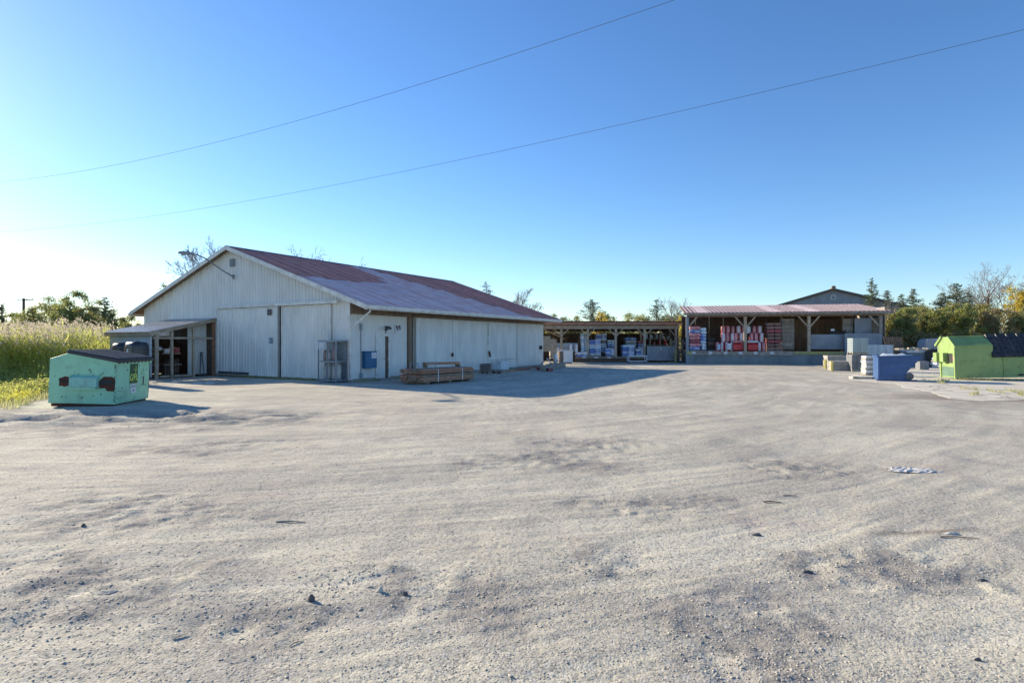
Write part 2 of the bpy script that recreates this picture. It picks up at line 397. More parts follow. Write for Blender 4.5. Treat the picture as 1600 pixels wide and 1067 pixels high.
pm = patch_mask(x_, y_)
churn = np.exp(-((x_ + 10.5) / 6.0) ** 4 - ((y_ - 13.6) / 1.5) ** 2) * sstep(.50, .40, fbm(x_, y_ * 3.0, 1.1, 3, 21.))
put(me, 'patch', np.clip(pm * sstep(.3, .55, fbm(x_, y_, 3.5, 3, 31.)) + churn * .8, 0, 1))
put(me, 'track', tracks(x_, y_))
bm_ = np.exp(-((x_ - 17.5) / 5.5) ** 4 - ((y_ - (17.2 + .05 * x_)) / 1.7) ** 2) * sstep(.3, .6, fbm(x_, y_ * 2, .5, 3, 41.) + .12)
g1 = gp(1440, 832); ang = .10                                 # narrow damp streak by the white scrap
xr = (x_ - g1.x) * cos(ang) + (y_ - g1.y) * sin(ang); yr = -(x_ - g1.x) * sin(ang) + (y_ - g1.y) * cos(ang)
bm_ = np.maximum(bm_, .8 * np.exp(-(xr / .55) ** 4 - (yr / .055) ** 2))
put(me, 'brown', np.clip(bm_, 0, 1))
put(me, 'turf', turf_mask(x_, y_))
tag(link('ground', me), 'dusty grey gravel yard with curving tyre tracks and loose stone', None, None, 'structure')

def z0(x, y): return float(hgt(np.array([x]), np.array([y]))[0])
def on(p, dz=0): return Vector((p[0], p[1], z0(p[0], p[1]) + dz))

# loose gravel: real stones
def stones(name, n, fy, sizef, label, sides=8, posf=None):
    oc = np.array([(1, 0, 0), (-1, 0, 0), (0, 1, 0), (0, -1, 0), (0, 0, 1), (0, 0, -1)], float)
    of = np.array([(0, 2, 4), (2, 1, 4), (1, 3, 4), (3, 0, 4), (2, 0, 5), (1, 2, 5), (3, 1, 5), (0, 3, 5)])
    x, y = posf(n)
    s_ = sizef(n)
    j = 1 + RNG.uniform(-.35, .35, (n, 6, 1)); sc = np.stack([RNG.uniform(.7, 1.4, n), RNG.uniform(.7, 1.3, n), RNG.uniform(.28, .5, n)], 1)
    v = oc[None] * j * sc[:, None, :] + RNG.uniform(-.18, .18, (n, 6, 3))
    a = RNG.uniform(0, 2 * pi, n); ca, sa = np.cos(a)[:, None], np.sin(a)[:, None]
    vx = v[..., 0] * ca - v[..., 1] * sa; vy = v[..., 0] * sa + v[..., 1] * ca
    z = hgt(x, y)
    P = np.stack([vx * s_[:, None] + x[:, None], vy * s_[:, None] + y[:, None], v[..., 2] * s_[:, None] + (z + s_ * .15)[:, None]], 2)
    Fs = of[None] + (np.arange(n) * 6)[:, None, None]
    t = np.repeat(RNG.random(n) ** 1.3, 6)
    o = link(name, arr_mesh(name, P.reshape(-1, 3), Fs.reshape(-1, 3), ['stone'], tint=t)); tag(o, label, None, None, 'stuff'); return o
def pos_all(n):
    y = 2.5 + 16 * RNG.random(n) ** 2.2; x = RNG.uniform(-1, 1, n) * (y * .95 + .6); return x, y
def pos_patch(n):
    k = RNG.integers(0, len(PXY), n); P = np.array(PXY)[k]
    r = P[:, 2]; return P[:, 0] + RNG.normal(0, .75, n) * r * 1.2, np.maximum(2.4, P[:, 1] + RNG.normal(0, .6, n) * r)
stones('loose_grit', 42000, None, lambda n: .0035 + .0045 * RNG.random(n) ** 2, 'fine loose grit scattered over the whole gravel yard', posf=pos_all)
stones('loose_pebbles', 1500, None, lambda n: .006 + .009 * RNG.random(n) ** 4, 'loose pebbles scattered singly across the gravel yard', posf=pos_all)
stones('coarse_gravel', 8000, None, lambda n: .003 + .010 * RNG.random(n) ** 3, 'coarse dark gravel lying in patches on the yard', posf=pos_patch)

# broken concrete pad at the right
def poly_sheet(name, pts, z, thick, m, label, kind='structure'):
    mb = MB(); P = []
    for i in range(len(pts)):                      # ragged edge
        a = Vector(pts[i]); b = Vector(pts[(i + 1) % len(pts)]); n = max(2, int((b - a).length / .35))
        for k in range(n):
            p = a.lerp(b, k / n); P.append((p.x + random.uniform(-.1, .1), p.y + random.uniform(-.08, .08)))
    n = len(P); cx_ = sum(p[0] for p in P) / n; cy_ = sum(p[1] for p in P) / n
    out = lambda p: (p[0] + .22 * (1 if p[0] > cx_ else -1) * .7, p[1] + .22 * (1 if p[1] > cy_ else -1))
    mb.add([(p[0], p[1], z) for p in P] + [(*out(p), z - thick) for p in P],
                       [tuple(range(n))] + [(i, i + n, (i + 1) % n + n, (i + 1) % n) for i in range(n)])
    o = mb.build(name, m); return tag(o, label, None, None, kind)
def G2(px, py): p = gp(px, py); return (p.x, p.y)
slab_pts = [G2(1330, 593), G2(1400, 600), G2(1412, 605), G2(1455, 612), G2(1478, 622), G2(1540, 626), G2(1600, 624), G2(1700, 622), G2(1750, 584), G2(1600, 577), G2(1480, 574), G2(1340, 583)]
def add_cracks(m):
    nt = m.node_tree; N = nt.nodes; L = nt.links; b = N['Principled BSDF']; src = b.inputs['Base Color'].links[0].from_socket
    g = N.new('ShaderNodeNewGeometry'); nz = N.new('ShaderNodeTexNoise'); nz.inputs['Scale'].default_value = 1.5; L.new(g.outputs['Position'], nz.inputs['Vector'])
    ad = N.new('ShaderNodeVectorMath'); ad.operation = 'MULTIPLY_ADD'; ad.inputs[1].default_value = (.9, .9, .9); L.new(nz.outputs['Color'], ad.inputs[0]); L.new(g.outputs['Position'], ad.inputs[2])
    v = N.new('ShaderNodeTexVoronoi'); v.feature = 'DISTANCE_TO_EDGE'; v.inputs['Scale'].default_value = .42; L.new(ad.outputs[0], v.inputs['Vector'])
    mr = N.new('ShaderNodeMapRange'); mr.inputs[1].default_value = .004; mr.inputs[2].default_value = .018; mr.inputs[3].default_value = .8; mr.inputs[4].default_value = 0; L.new(v.outputs['Distance'], mr.inputs[0])
    mx = N.new('ShaderNodeMix'); mx.data_type = 'RGBA'; mx.inputs['B'].default_value = (.14, .125, .10, 1); L.new(src, mx.inputs['A']); L.new(mr.outputs[0], mx.inputs['Factor']); L.new(mx.outputs['Result'], b.inputs['Base Color'])
add_cracks(M['slab'])
poly_sheet('concrete_pad', slab_pts, .010, .03, 'slab', 'pale cracked concrete pad under the lime container')
# cracks with weeds
# ================================================================== WAREHOUSE
WC = Vector((-7.17, 25.23, 0)); WANG = R(60.1)      # near corner; long side runs along local +x, gable along local +y
WL, WW = 18.9, 16.7
EZ, AZ_ = 3.42, 6.62                                 # wall top at eave, apex
OVR, OVL, RK = 1.25, .9, .38
SL = (AZ_ - 3.34) / (WW / 2 + OVR)
Mw = Matrix.Translation(WC) @ Matrix.Rotation(WANG, 4, 'Z'); Mwi = Mw.inverted()
def wray(px, py, plane, val):        # pixel -> point on a warehouse plane (plane 'x' or 'y' = val), local coords
    o = Mwi @ Vector((0, 0, EYE)); q = Mwi @ Vector(((px - 800) / FPX, 1, EYE + (533.5 - py) / FPX)); d = q - o
    k = (val - (o.x if plane == 'x' else o.y)) / (d.x if plane == 'x' else d.y); return o + d * k
gu = lambda px, py=533.5: wray(px, py, 'x', 0)       # on gable wall: .y, .z
sv = lambda px, py=533.5: wray(px, py, 'y', 0)       # on side wall: .x, .z
WH = thing('warehouse', 'long white ribbed metal warehouse with faded red roof', 'warehouse', WC, WANG)

def ribs(x0, x1, pitch=.2286, rw=.055, rh=.022):
    out = [(x0, 0)]; k = math.ceil(x0 / pitch)
    while k * pitch < x1:
        c = k * pitch + pitch * .5
        for dx, h in ((-rw / 2, 0), (-rw / 4, rh), (rw / 4, rh), (rw / 2, 0)):
            if x0 < c + dx < x1: out.append((c + dx, h))
        k += 1
    out.append((x1, 0)); return out
def sheet_mesh(name, x0, x1, fn, m, pitch=.2286, rh=.022, rw=.055, crest=False):
    """fn(x, off, t) -> 3D for t=0/1 ends; a thin folded sheet with a back face"""
    pr = ribs(x0, x1, pitch, rw, rh); mb = MB(); n = len(pr)
    vs = [fn(x, h, 0) for x, h in pr] + [fn(x, h, 1) for x, h in pr]
    mb.add(vs, [(i, i + 1, i + 1 + n, i + n) for i in range(n - 1)])
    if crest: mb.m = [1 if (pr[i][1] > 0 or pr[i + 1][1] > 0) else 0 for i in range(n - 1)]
    return mb.mesh(name, m)
# side wall (y=0 plane, outward = -y); gable wall (x=0 plane, outward = -x)
def side_sheet(x0, x1, z0_, z1, out, m, parent, name='wall_sheet', **k):
    return link(name, sheet_mesh(name, x0, x1, lambda x, h, t: (x, -out - h, z0_ + (z1 - z0_) * t), m, **k), parent)
def gable_top(y): return min(EZ + .02 + (y + 0) * SL, EZ + .02 + (WW - y) * SL)
EZg = AZ_ - SL * WW / 2
def gtop(y): return AZ_ - .05 - abs(y - WW / 2) * SL
def gable_sheet(y0, y1, zb, out, m, parent, name='wall_sheet', ztop=None):
    zt = (lambda y: gtop(y)) if ztop is None else (lambda y: ztop)
    return link(name, sheet_mesh(name, y0, y1, lambda y, h, t: (-out - h, y, zb + (zt(y) - zb) * t), m), parent)
# core (inner structure so no light leaks)
core = MB(); core.prism([(0, 0), (0, 0)], 0, 0) if False else None
core.add([(.03, .03, 0), (.03, WW - .03, 0), (.03, WW - .03, EZg - .12), (.03, WW / 2, AZ_ - .15), (.03, .03, EZg - .12)] +
         [(WL - .03, .03, 0), (WL - .03, WW - .03, 0), (WL - .03, WW - .03, EZg - .12), (WL - .03, WW / 2, AZ_ - .15), (WL - .03, .03, EZg - .12)],
         [(0, 1, 2, 3, 4), (9, 8, 7, 6, 5), (0, 5, 6, 1), (1, 6, 7, 2), (2, 7, 8, 3), (3, 8, 9, 4), (4, 9, 5, 0)])
core.build('frame_wall', 'dark_wood', WH)
SW = .9144
y = 0
while y < WW - .01:                                   # gable, near end
    y1 = min(y + SW, WW)
    if y < WW / 2 < y1:
        gable_sheet(y, WW / 2, .12, .03 + .0, 'white_sheet', WH); gable_sheet(WW / 2, y1, .12, .03, 'white_sheet', WH)
    else: gable_sheet(y, y1, .12 + random.uniform(-.02, .02), .03 + random.choice((0, .004)), 'white_sheet', WH)
    y = y1
dark0, dark1 = sv(635).x, sv(645).x
door_a = (sv(646).x, sv(704).x); door_b = (sv(705).x, sv(760).x); door_c = (sv(760).x, sv(804).x); gapx = (sv(804).x, sv(807.5).x)
BZ = 3.02
def side_run(x0, x1, out, m='white_sheet', zb=.12, zt=None, name='wall_sheet', parent=None, drop=True):
    x = x0
    while x < x1 - .02:
        xe = min(x + SW, x1); side_sheet(x, xe, zb + random.uniform(-.02, .02), (zt or BZ), out + random.choice((0, .004)), m, parent or WH, name); x = xe
side_run(0.02, dark0, .03)
side_run(dark1, WL, .03)
for nm, (a, b), out in (('sliding_door', door_a, .16), ('sliding_door', door_b, .10), ('sliding_door', door_c, .15)):
    d = MB(); zt = BZ - .02
    d.bx(a, b, -out + .03, -out + .012, .1, zt); f = d.build(nm, 'door_sheet', WH)
    side_run(a + .05, b - .05, out - .01, 'door_sheet', .12, zt - .03, 'door_sheet', f)
    e = MB()
    for xx in (a, b - .05): e.bx(xx, xx + .05, -out - .03, -out + .012, .1, zt)
    e.bx(a + .05, b - .05, -out - .03, -out - .002, zt - .06, zt); e.build('door_edge', 'white_trim', f)
# dark open slots
s_ = MB(); s_.bx(dark0, dark1, -.03, .02, .05, BZ); s_.bx(gapx[0], gapx[1], -.045, -.03, .05, BZ + .02); s_.build('door_slot', 'dark_wood', WH)
p_ = MB(); p_.bx(dark0 + .05, dark0 + .3, -.12, -.032, .05, BZ - .03); p_.build('timber_post', 'old_wood', WH)
# wooden header beam under eave, rafters, soffit
b_ = MB(); b_.bx(0, WL, -.10, .02, BZ + .002, EZg - .02)
b_.build('header_beam', 'old_wood', WH)
for k in range(16):
    x = .4 + k * (WL - .8) / 15
    r = MB(); r.bar((x, 0.02, EZg - .10), (x, -OVR + .12, EZg - .10 - SL * (OVR - .1)), .05, .12); r.build('rafter', 'old_wood', WH)
# door track rail along side
t_ = MB(); t_.bx(door_a[0] - .2, gapx[1] + 1.2, -.24, -.18, BZ + .03, BZ + .12); t_.build('door_track', 'old_wood', WH)
# foundation
f_ = MB(); f_.bx(-.02, WL + .02, -.05, WW + .05, -.15, .13); f_.build('foundation', 'concrete', WH)
# ---- roof sheets (near slope: y decreasing to -OVR)
def roof_pt(side, x, d, h):          # d = horizontal distance from ridge
    n = math.hypot(1, SL)
    if side < 0: return (x, WW / 2 - d - h * SL / n, AZ_ + .03 - d * SL + h / n)
    return (x, WW / 2 + d + h * SL / n, AZ_ + .03 - d * SL + h / n)
DN, DF = WW / 2 + OVR, WW / 2 + OVL
def rfrac(v):
    if v < 6.3: return .50
    if v < 9.0: return .50 - .40 * (v - 6.3) / 2.7
    if v < 10.2: return .10
    if v < 15.2: return .10 + .92 * (v - 10.2) / 5.0
    return 1.02
x = -RK
while x < WL + RK - .01:
    xe = min(x + SW, WL + RK); fr = rfrac((x + xe) / 2); fr = fr + random.uniform(-.04, .04) if .12 < fr < 1 else fr
    white = 8.2 < (x + xe) / 2 < 9.6
    if fr > 0:
        dm = min(DN, fr * DN + .12)
        link('roof_sheet', sheet_mesh('roof_sheet', x, xe, lambda a, h, t: roof_pt(-1, a, .02 + (dm - .02) * t, h + .012), 'faded_roof' if white else 'red_roof', rh=.025), WH)
    if fr < 1:
        ds = max(.02, fr * DN)
        link('roof_sheet', sheet_mesh('roof_sheet', x, xe, lambda a, h, t: roof_pt(-1, a, ds + (DN - ds) * t, h), 'faded_roof', rh=.025), WH)
    link('roof_sheet', sheet_mesh('roof_sheet', x, xe, lambda a, h, t: roof_pt(1, a, .02 + (DF - .02) * t, h), 'red_roof', rh=.025), WH)
    x = xe
rd = MB()                             # solid deck under the sheets
for side, D in ((-1, DN), (1, DF)):
    a = roof_pt(side, -RK + .03, 0, -.03); b = roof_pt(side, WL + RK - .03, 0, -.03); c = roof_pt(side, WL + RK - .03, D - .03, -.03); d = roof_pt(side, -RK + .03, D - .03, -.03)
    low = lambda p: (p[0], p[1], p[2] - .03)
    rd.hexa([low(a), low(b), low(c), low(d), a, b, c, d])
rd.build('roof_deck', 'old_wood', WH)
rc = MB()
for side in (-1, 1):
    a = roof_pt(side, -RK - .02, 0, .05); b = roof_pt(side, WL + RK + .02, 0, .05); c = roof_pt(side, WL + RK + .02, .22, .045); d = roof_pt(side, -RK - .02, .22, .045)
    rc.add([a, b, c, d], [(0, 1, 2, 3)])
rc.build('ridge_cap', 'grey_metal_dark', WH)
# rake boards
for x in (-RK - .03, WL + RK + .005):
    for side, D in ((-1, DN), (1, DF)):
        p = roof_pt(side, x, 0, 0); q = roof_pt(side, x, D, 0)
        r = MB(); r.hexa([(x, p[1], p[2] - .17), (x + .025, p[1], p[2] - .17), (x + .025, q[1], q[2] - .17), (x, q[1], q[2] - .17),
                          (x, p[1], p[2] + .04), (x + .025, p[1], p[2] + .04), (x + .025, q[1], q[2] + .04), (x, q[1], q[2] + .04)])
        r.build('rake_board', 'white_trim', WH)
# gutter + fascia on both eaves
for side, D in ((-1, DN), (1, DF)):
    zg = AZ_ + .03 - D * SL; yy = WW / 2 + side * D
    g = MB(); prof = [(0, -.02), (0, -.15), (-.12, -.17), (-.145, -.03), (-.13, -.03), (-.11, -.15), (-.02, -.14), (-.02, -.02)]
    if side > 0: prof = [(-a, b) for a, b in prof]
    n = len(prof); v = [(-RK - .03, yy + a * 1.0, zg + b + .01) for a, b in prof] + [(WL + RK + .03, yy + a, zg + b + .01) for a, b in prof]
    g.add(v, [tuple(range(n)), tuple(range(2 * n - 1, n - 1, -1))] + [(i, (i + 1) % n, (i + 1) % n + n, i + n) for i in range(n)])
    g.bx(-RK, WL + RK, *(sorted((yy + .0 - side * .002, yy - side * .025))), zg - .2, zg + .0, 0)
    g.build('gutter', 'white_trim', WH)
# downspout
zg = AZ_ - DN * SL
ds_ = MB(); ds_.tube([(-.1, -OVR - .06, zg - .13), (-.1, -OVR - .04, zg - .25), (-.075, -.12, zg - .95), (-.075, -.10, zg - 1.1), (-.075, -.10, .25), (-.2, -.16, .12)], .042, 8)
ds_.build('downspout', 'white_trim', WH, smooth=True)
# corner trims
c_ = MB(); c_.bx(-.065, -.056, -.06, .10, .1, EZg - .1); c_.bx(-.056, .08, -.068, -.06, .1, BZ - .02)
c_.build('corner_trim', 'white_trim', WH)
# gable doors
ya, yb = gu(439).y, gu(345).y; zt = gu(392, 467).z
zt = min(zt, 3.5)
print('gable door', ya, yb, zt, 'BZ', BZ, 'EZg', EZg)
def gdoor(ya, yb, zt, out, parent=WH):
    d = MB(); d.bx(-out - .012, -out + .02, ya, yb, .1, zt); f = d.build('sliding_door', 'door_sheet', parent)
    y = ya + .05
    while y < yb - .06:
        ye = min(y + SW, yb - .05); gable_sheet(y, ye, .16, out + .014, 'door_sheet', f, 'door_sheet', ztop=zt - .04); y = ye
    e = MB()
    for yy in (ya, yb - .05): e.bx(-out - .05, -out - .012, yy, yy + .05, .1, zt)
    e.bx(-out - .05, -out - .012, ya + .05, yb - .05, zt - .05, zt); e.bx(-out - .05, -out - .012, ya + .05, yb - .05, .1, .15)
    e.build('door_edge', 'white_trim', f); return f
gd = gdoor(ya, yb, zt - .02, .16)
sc_ = MB(); sc_.bx(-.235, -.212, yb - 2.6, yb - .1, .13, .26); sc_.build('door_edge', 'grey_metal_dark', gd)
yc, yd = gu(520).y, gu(443).y
gd2 = gdoor(yc, yd, zt - .02, .09)
tr = MB(); tr.bx(-.26, -.03, gu(533).y, yb + .02, zt, zt + .13); tr.build('door_track', 'white_trim', WH)
sl_ = MB(); sl_.bx(-.07, -.06, yd + .005, ya - .005, .1, zt - .01); sl_.build('door_slot', 'dark', WH)
# placards on the gable door
def placard(px, py, s, out, m, m2, kind):
    p = gu(px, py); k = MB(); k.bx(-out - .006, -out, p.y - s / 2, p.y + s / 2, p.z - s / 2, p.z + s / 2); o = k.build('placard', m, WH)
    k = MB()
    for a, b, c, d in kind: k.bx(-out - .01, -out - .006, p.y + a * s, p.y + b * s, p.z + c * s, p.z + d * s)
    k.build('print', m2, o)
placard(427, 488, .30, .225, 'print_dark', 'block_brown', [(-.32, .3, .28, .4), (-.25, .0, -.1, .15), (.05, .3, -.3, -.1), (-.3, -.05, -.4, -.3)])
placard(429.5, 532, .28, .225, 'wrap_green', 'blue_box', [(-.4, .4, .25, .42), (-.4, .1, -.05, .1), (-.4, .4, -.42, -.28), (-.42, -.3, -.25, .2)])
# gable vent
p = gu(365, 411); k = MB(); s = .2
k.bx(-.09, -.055, p.y - s, p.y + s, p.z - s, p.z + s); vo = k.build('vent', 'cage_steel', WH)
for i in range(7):
    k = MB(); zz_ = p.z - s + .035 + i * .056; k.hexa([(-.12, p.y - s + .02, zz_ - .01), (-.12, p.y + s - .02, zz_ - .01), (-.09, p.y + s - .02, zz_ + .02), (-.09, p.y - s + .02, zz_ + .02),
        (-.12, p.y - s + .02, zz_ - .002), (-.12, p.y + s - .02, zz_ - .002), (-.09, p.y + s - .02, zz_ + .03), (-.09, p.y - s + .02, zz_ + .03)]); k.build('slat', 'panel_grey', vo)
# man door on side wall
xa, xb = sv(587).x, sv(600).x; xc = sv(605).x; zt = 2.05
fr = MB(); fr.bx(xa - .09, xa, -.10, -.03, .05, zt); fr.bx(xc, xc + .09, -.10, -.03, .05, zt); fr.bx(xa - .09, xc + .09, -.10, -.03, zt, zt + .10)
fr.build('door_frame', 'white_trim', WH)
dd = MB(); dd.bx(xa, xb, -.075, -.045, .06, zt - .01); do = dd.build('door', 'door_sheet', WH, bevel=.006)
dd = MB(); dd.bx(xb, xc, -.06, -.052, .06, zt); dd.build('door_slot', 'dark_wood', WH)
dd = MB(); dd.tube([(xb - .08, -.075, 1.0), (xb - .08, -.13, 1.0)], .012, 6); dd.box((xb - .08, -.14, 1.0), (.05, .04, .05)); dd.build('handle', 'steel', do)
dd = MB(); dd.bx(xa - .1, xc + .1, -.35, -.06, .0, .07); dd.build('door_step', 'concrete', WH)
# lamp over the man door
p = sv(597, 513); k = MB(); k.bx(p.x + .12, p.x + .24, -.12, -.06, p.z - .12, p.z + .12); k.tube([(p.x + .18, -.12, p.z + .02), (p.x + .18, -.3, p.z + .06), (p.x + .1, -.36, p.z)], .02, 6)
lo = k.build('wall_lamp', 'grey_metal_dark', WH)
k = MB(); k.lathe([(.03, .10), (.06, .09), (.13, .0), (.14, -.05), (.09, -.06)], (p.x + .05, -.38, p.z), 12); k.build('lamp_shade', 'grey_metal_dark', lo, smooth=True)
k = MB(); k.bx(p.x + .16, p.x + .20, -.085, -.055, zt + .12, p.z - .12); k.build('conduit', 'steel', WH)
# pictogram sign near the dark slot
p = sv(620.5, 514); k = MB(); s = .21
k.bx(p.x - s, p.x + s, -.07, -.06, p.z - s, p.z + s); so = k.build('sign', 'paper', WH)
k = MB()
for a, b, c, d in ((-.8, -.3, .3, .8), (-.6, -.2, -.1, .3), (-.15, .15, .1, .6), (.2, .8, .4, .85), (.35, .6, -.1, .4), (.6, .85, -.2, .2), (-.35, -.1, -.35, -.1), (.05, .3, -.4, -.15)):
    k.bx(p.x + a * s, p.x + b * s, -.075, -.07, p.z + c * s, p.z + d * s)
k.build('pictogram', 'print_dark', so)
# conduit left of blue box with clip
p = sv(562); k = MB(); k.bx(p.x - .02, p.x + .02, -.09, -.055, .15, 2.6); k.bx(p.x - .05, p.x + .05, -.12, -.055, 2.3, 2.62); k.bx(p.x - .06, p.x + .06, -.13, -.055, .15, .38)
k.build('conduit', 'cage_steel', WH)
# latches and patches on sliding doors
for px, py in ((702, 554), (760, 551), (761, 555)):
    p = sv(px, py); k = MB(); k.bx(p.x - .04, p.x + .05, -.26, -.19, p.z - .1, p.z + .1); k.build('latch', 'rust', WH)
k = MB(); p = sv(761, 548); q = sv(804, 560); k.bx(p.x + .1, q.x - .15, -.205, -.195, q.z - .02, q.z + .0); k.build('door_rail', 'cage_steel', WH)
# small meter box on far wall end
p = sv(843, 543); k = MB(); k.bx(p.x - .12, p.x + .12, -.18, -.06, p.z - .13, p.z + .13); k.build('switch_box', 'dark', WH)
# far-gable sheets
y = 0
while y < WW - .01:
    y1 = min(y + SW, WW)
    for a, b in (((y, WW / 2), (WW / 2, y1)) if y < WW / 2 < y1 else ((y, y1),)):
        link('wall_sheet', sheet_mesh('wall_sheet', a, b, lambda yy, h, t: (WL + .03 + h, yy, .12 + (gtop(yy) - .12) * t), 'white_sheet'), WH)
    y = y1

# ---- yard lamp on gable
b0 = Mw @ Vector((-.06, gu(367, 433).y, gu(367, 433).z))
tip = at(300, 27.4, 398)
LMP = thing('yard_lamp', 'grey cobra head yard lamp on a curved arm high on the white gable', 'lamp', b0)
k = MB(); d = tip - b0
pts = [Vector((0, 0, 0)), d * .25 + Vector((0, 0, .02)), d * .5 + Vector((0, 0, .10)), d * .72 + Vector((0, 0, .16)), d * .88 + Vector((0, 0, .13)), d * 1.0 + Vector((0, 0, .02))]
k.tube(pts, .035, 8); k.build('arm', 'steel', LMP, smooth=True)
k = MB(); k.box((0, 0, 0), (.14, .10, .24), WANG); k.build('bracket', 'steel', LMP)
hd = (pts[-1] - pts[-2]); hd.z = 0; hd.normalize(); ang = math.atan2(hd.y, hd.x)
k = MB()
secs = [(-.08, .05, .05, 0), (.02, .09, .07, 0), (.2, .15, .10, 0), (.42, .17, .11, -.01), (.6, .12, .08, -.02), (.68, .05, .04, -.03)]
ring = []
for sx, wy, hz, dz in secs:
    for a in range(8): ring.append((sx, wy * cos(a * pi / 4), dz + hz * (sin(a * pi / 4) if sin(a * pi / 4) > 0 else .4 * sin(a * pi / 4))))
fc = [tuple(range(7, -1, -1)), tuple(40 + i for i in range(8))]
for i in range(5):
    for a in range(8): fc.append((i * 8 + a, i * 8 + (a + 1) % 8, i * 8 + 8 + (a + 1) % 8, i * 8 + 8 + a))
k.add(ring, fc); h_ = k.build('lamp_head', 'steel', LMP, smooth=True, loc=pts[-1], rz=ang)
k = MB(); k.lathe([(.10, 0), (.09, -.05), (.05, -.08)], (.42, 0, -.045), 10); k.build('lens', 'glass_lamp', h_, smooth=True)
k = MB(); k.lathe([(.035, 0), (.04, .07), (.02, .09)], (.2, 0, .1), 8); k.build('photocell', 'grey_metal_dark', h_)

# ---- electrical box (blue) with notice
p = sv(573, 563); q0 = Mw @ Vector((p.x, -.06, p.z - .3)); EB = thing('electrical_box', 'blue metal electrical box with white notice on warehouse wall', 'electrical box', q0, WANG)
wd = (sv(581).x - sv(564).x); k = MB(); k.bx(-wd / 2, wd / 2, -.24, 0, -.05, .70); k.build('cabinet', 'blue_box', EB, bevel=.01)
k = MB(); k.bx(-wd / 2 - .02, wd / 2 + .02, -.26, 0, .705, .725); k.build('cabinet_top', 'blue_box', EB)
k = MB(); k.bx(.0, wd / 2 - .03, -.245, -.241, .40, .66); pp = k.build('notice', 'paper', EB)
k = MB()
for i in range(4): k.bx(.03, wd / 2 - .06 - .04 * (i % 2), -.248, -.245, .44 + i * .05, .455 + i * .05)
k.build('print', 'print_grey', pp)

# ---- gas cylinder cage against the gable near the corner
u1 = .35; cw = 1.10; cd_ = .60; ch = 1.78
cg = Mw @ Vector((-.12, .10, .03)); CG = thing('cylinder_cage', 'two column steel cage of gas cylinders at the warehouse corner', 'gas cage', cg, WANG)
# local: x from -cd_ (front) to 0 (wall), y 0..cw
k = MB()
for x in (-cd_, 0):
    for y in (0, cw / 2, cw): k.bar((x, y, 0), (x, y, ch), .045, .045)
for z in (.06, ch / 2, ch):
    for x in (-cd_, 0): k.bar((x, -.022, z), (x, cw + .022, z), .05, .05)
    for y in (0, cw): k.bar((-cd_, y, z + .002), (0, y, z + .002), .04, .045)
k.build('frame', 'cage_steel', CG)
for z in (.07, ch / 2 + .01):
    k = MB(); k.bx(-cd_ + .02, -.02, .02, cw - .02, z, z + .02); k.build('shelf', 'cage_steel', CG)
k = MB(); k.bx(-cd_ - .03, .03, -.03, cw + .03, ch + .025, ch + .045); k.build('roof', 'cage_steel', CG)
k = MB(); k.bx(-.02, -.005, 0, cw, .1, ch - .02); k.build('back_panel', 'cage_steel', CG)
for (ya_, yb_) in ((.03, cw / 2 - .03), (cw / 2 + .03, cw - .03)):
    for (za, zb) in ((.1, ch / 2 - .04), (ch / 2 + .05, ch - .04)):
        k = MB(); n = 7
        for i in range(n + 1): yy = ya_ + (yb_ - ya_) * i / n; k.bar((-cd_ - .035, yy, za), (-cd_ - .035, yy, zb), .005, .005)
        for i in range(6): zq = za + (zb - za) * i / 5; k.bar((-cd_ - .035, ya_, zq), (-cd_ - .035, yb_, zq), .005, .005)
        k.build('mesh_door', 'cage_steel', CG)
k = MB()
for i in range(7): yy = -cd_ + .05 + i * (cd_ - .1) / 6; k.bar((yy, -.03, .1), (yy, -.03, ch - .05), .005, .005)
for i in range(9): zq = .1 + i * (ch - .15) / 8; k.bar((-cd_ + .05, -.03, zq), (-.05, -.03, zq), .005, .005)
k.build('side_mesh', 'cage_steel', CG)
k = MB(); k.bx(-cd_ - .06, -cd_ - .045, cw / 2 + .06, cw - .02, ch - .36, ch - .02); k.build('sign_plate', 'siding', CG)
k = MB(); k.bx(-cd_ - .066, -cd_ - .06, cw / 2 + .16, cw - .15, ch - .30, ch - .08); o_ = k.build('notice', 'paper', CG)
k = MB()
for i in range(3): k.bx(-cd_ - .07, -cd_ - .066, cw / 2 + .19, cw - .18, ch - .27 + i * .06, ch - .25 + i * .06)
k.build('print', 'print_grey', o_)
def cylinder(loc, h, r, m, label):
    t = thing('gas_cylinder', label, 'gas cylinder', loc, 0, 'gas cylinders in the cage')
    k = MB(); k.lathe([(r * .85, 0), (r * .9, .05), (r, .08), (r, h - .16), (r * .85, h - .08), (r * .4, h - .03)], n=14); k.build('tank', m, t, smooth=True)
    k = MB()
    for i in range(9):
        a = 2 * pi * i / 12; b = 2 * pi * (i + 1) / 12
        k.bar((r * .62 * cos(a), r * .62 * sin(a), h + .0), (r * .62 * cos(b), r * .62 * sin(b), h + .0), .012, .11)
    k.build('collar', m, t)
    k = MB(); k.lathe([(.025, -.03), (.025, .05), (.04, .06)], (0, 0, h), 8); k.build('valve', 'steel', t)
CP = lambda x, y, z: Mw @ Vector((-.12 + x * .62, .10 + y * .68, .03 + z))
cylinder(CP(-.5, 1.42, .10), .66, .11, 'cylinder_white', 'white gas cylinder far left on the lower shelf of the cage')
cylinder(CP(-.5, 1.05, .10), .70, .11, 'cylinder_white', 'white gas cylinder with dark valve beside the middle post, lower shelf')
cylinder(CP(-.5, .60, .10), .68, .11, 'cylinder_white', 'pale gas cylinder just right of the cage middle post, below')
cylinder(CP(-.5, .22, .10), .70, .11, 'cylinder_white', 'pale gas cylinder at the right end of the lower shelf')
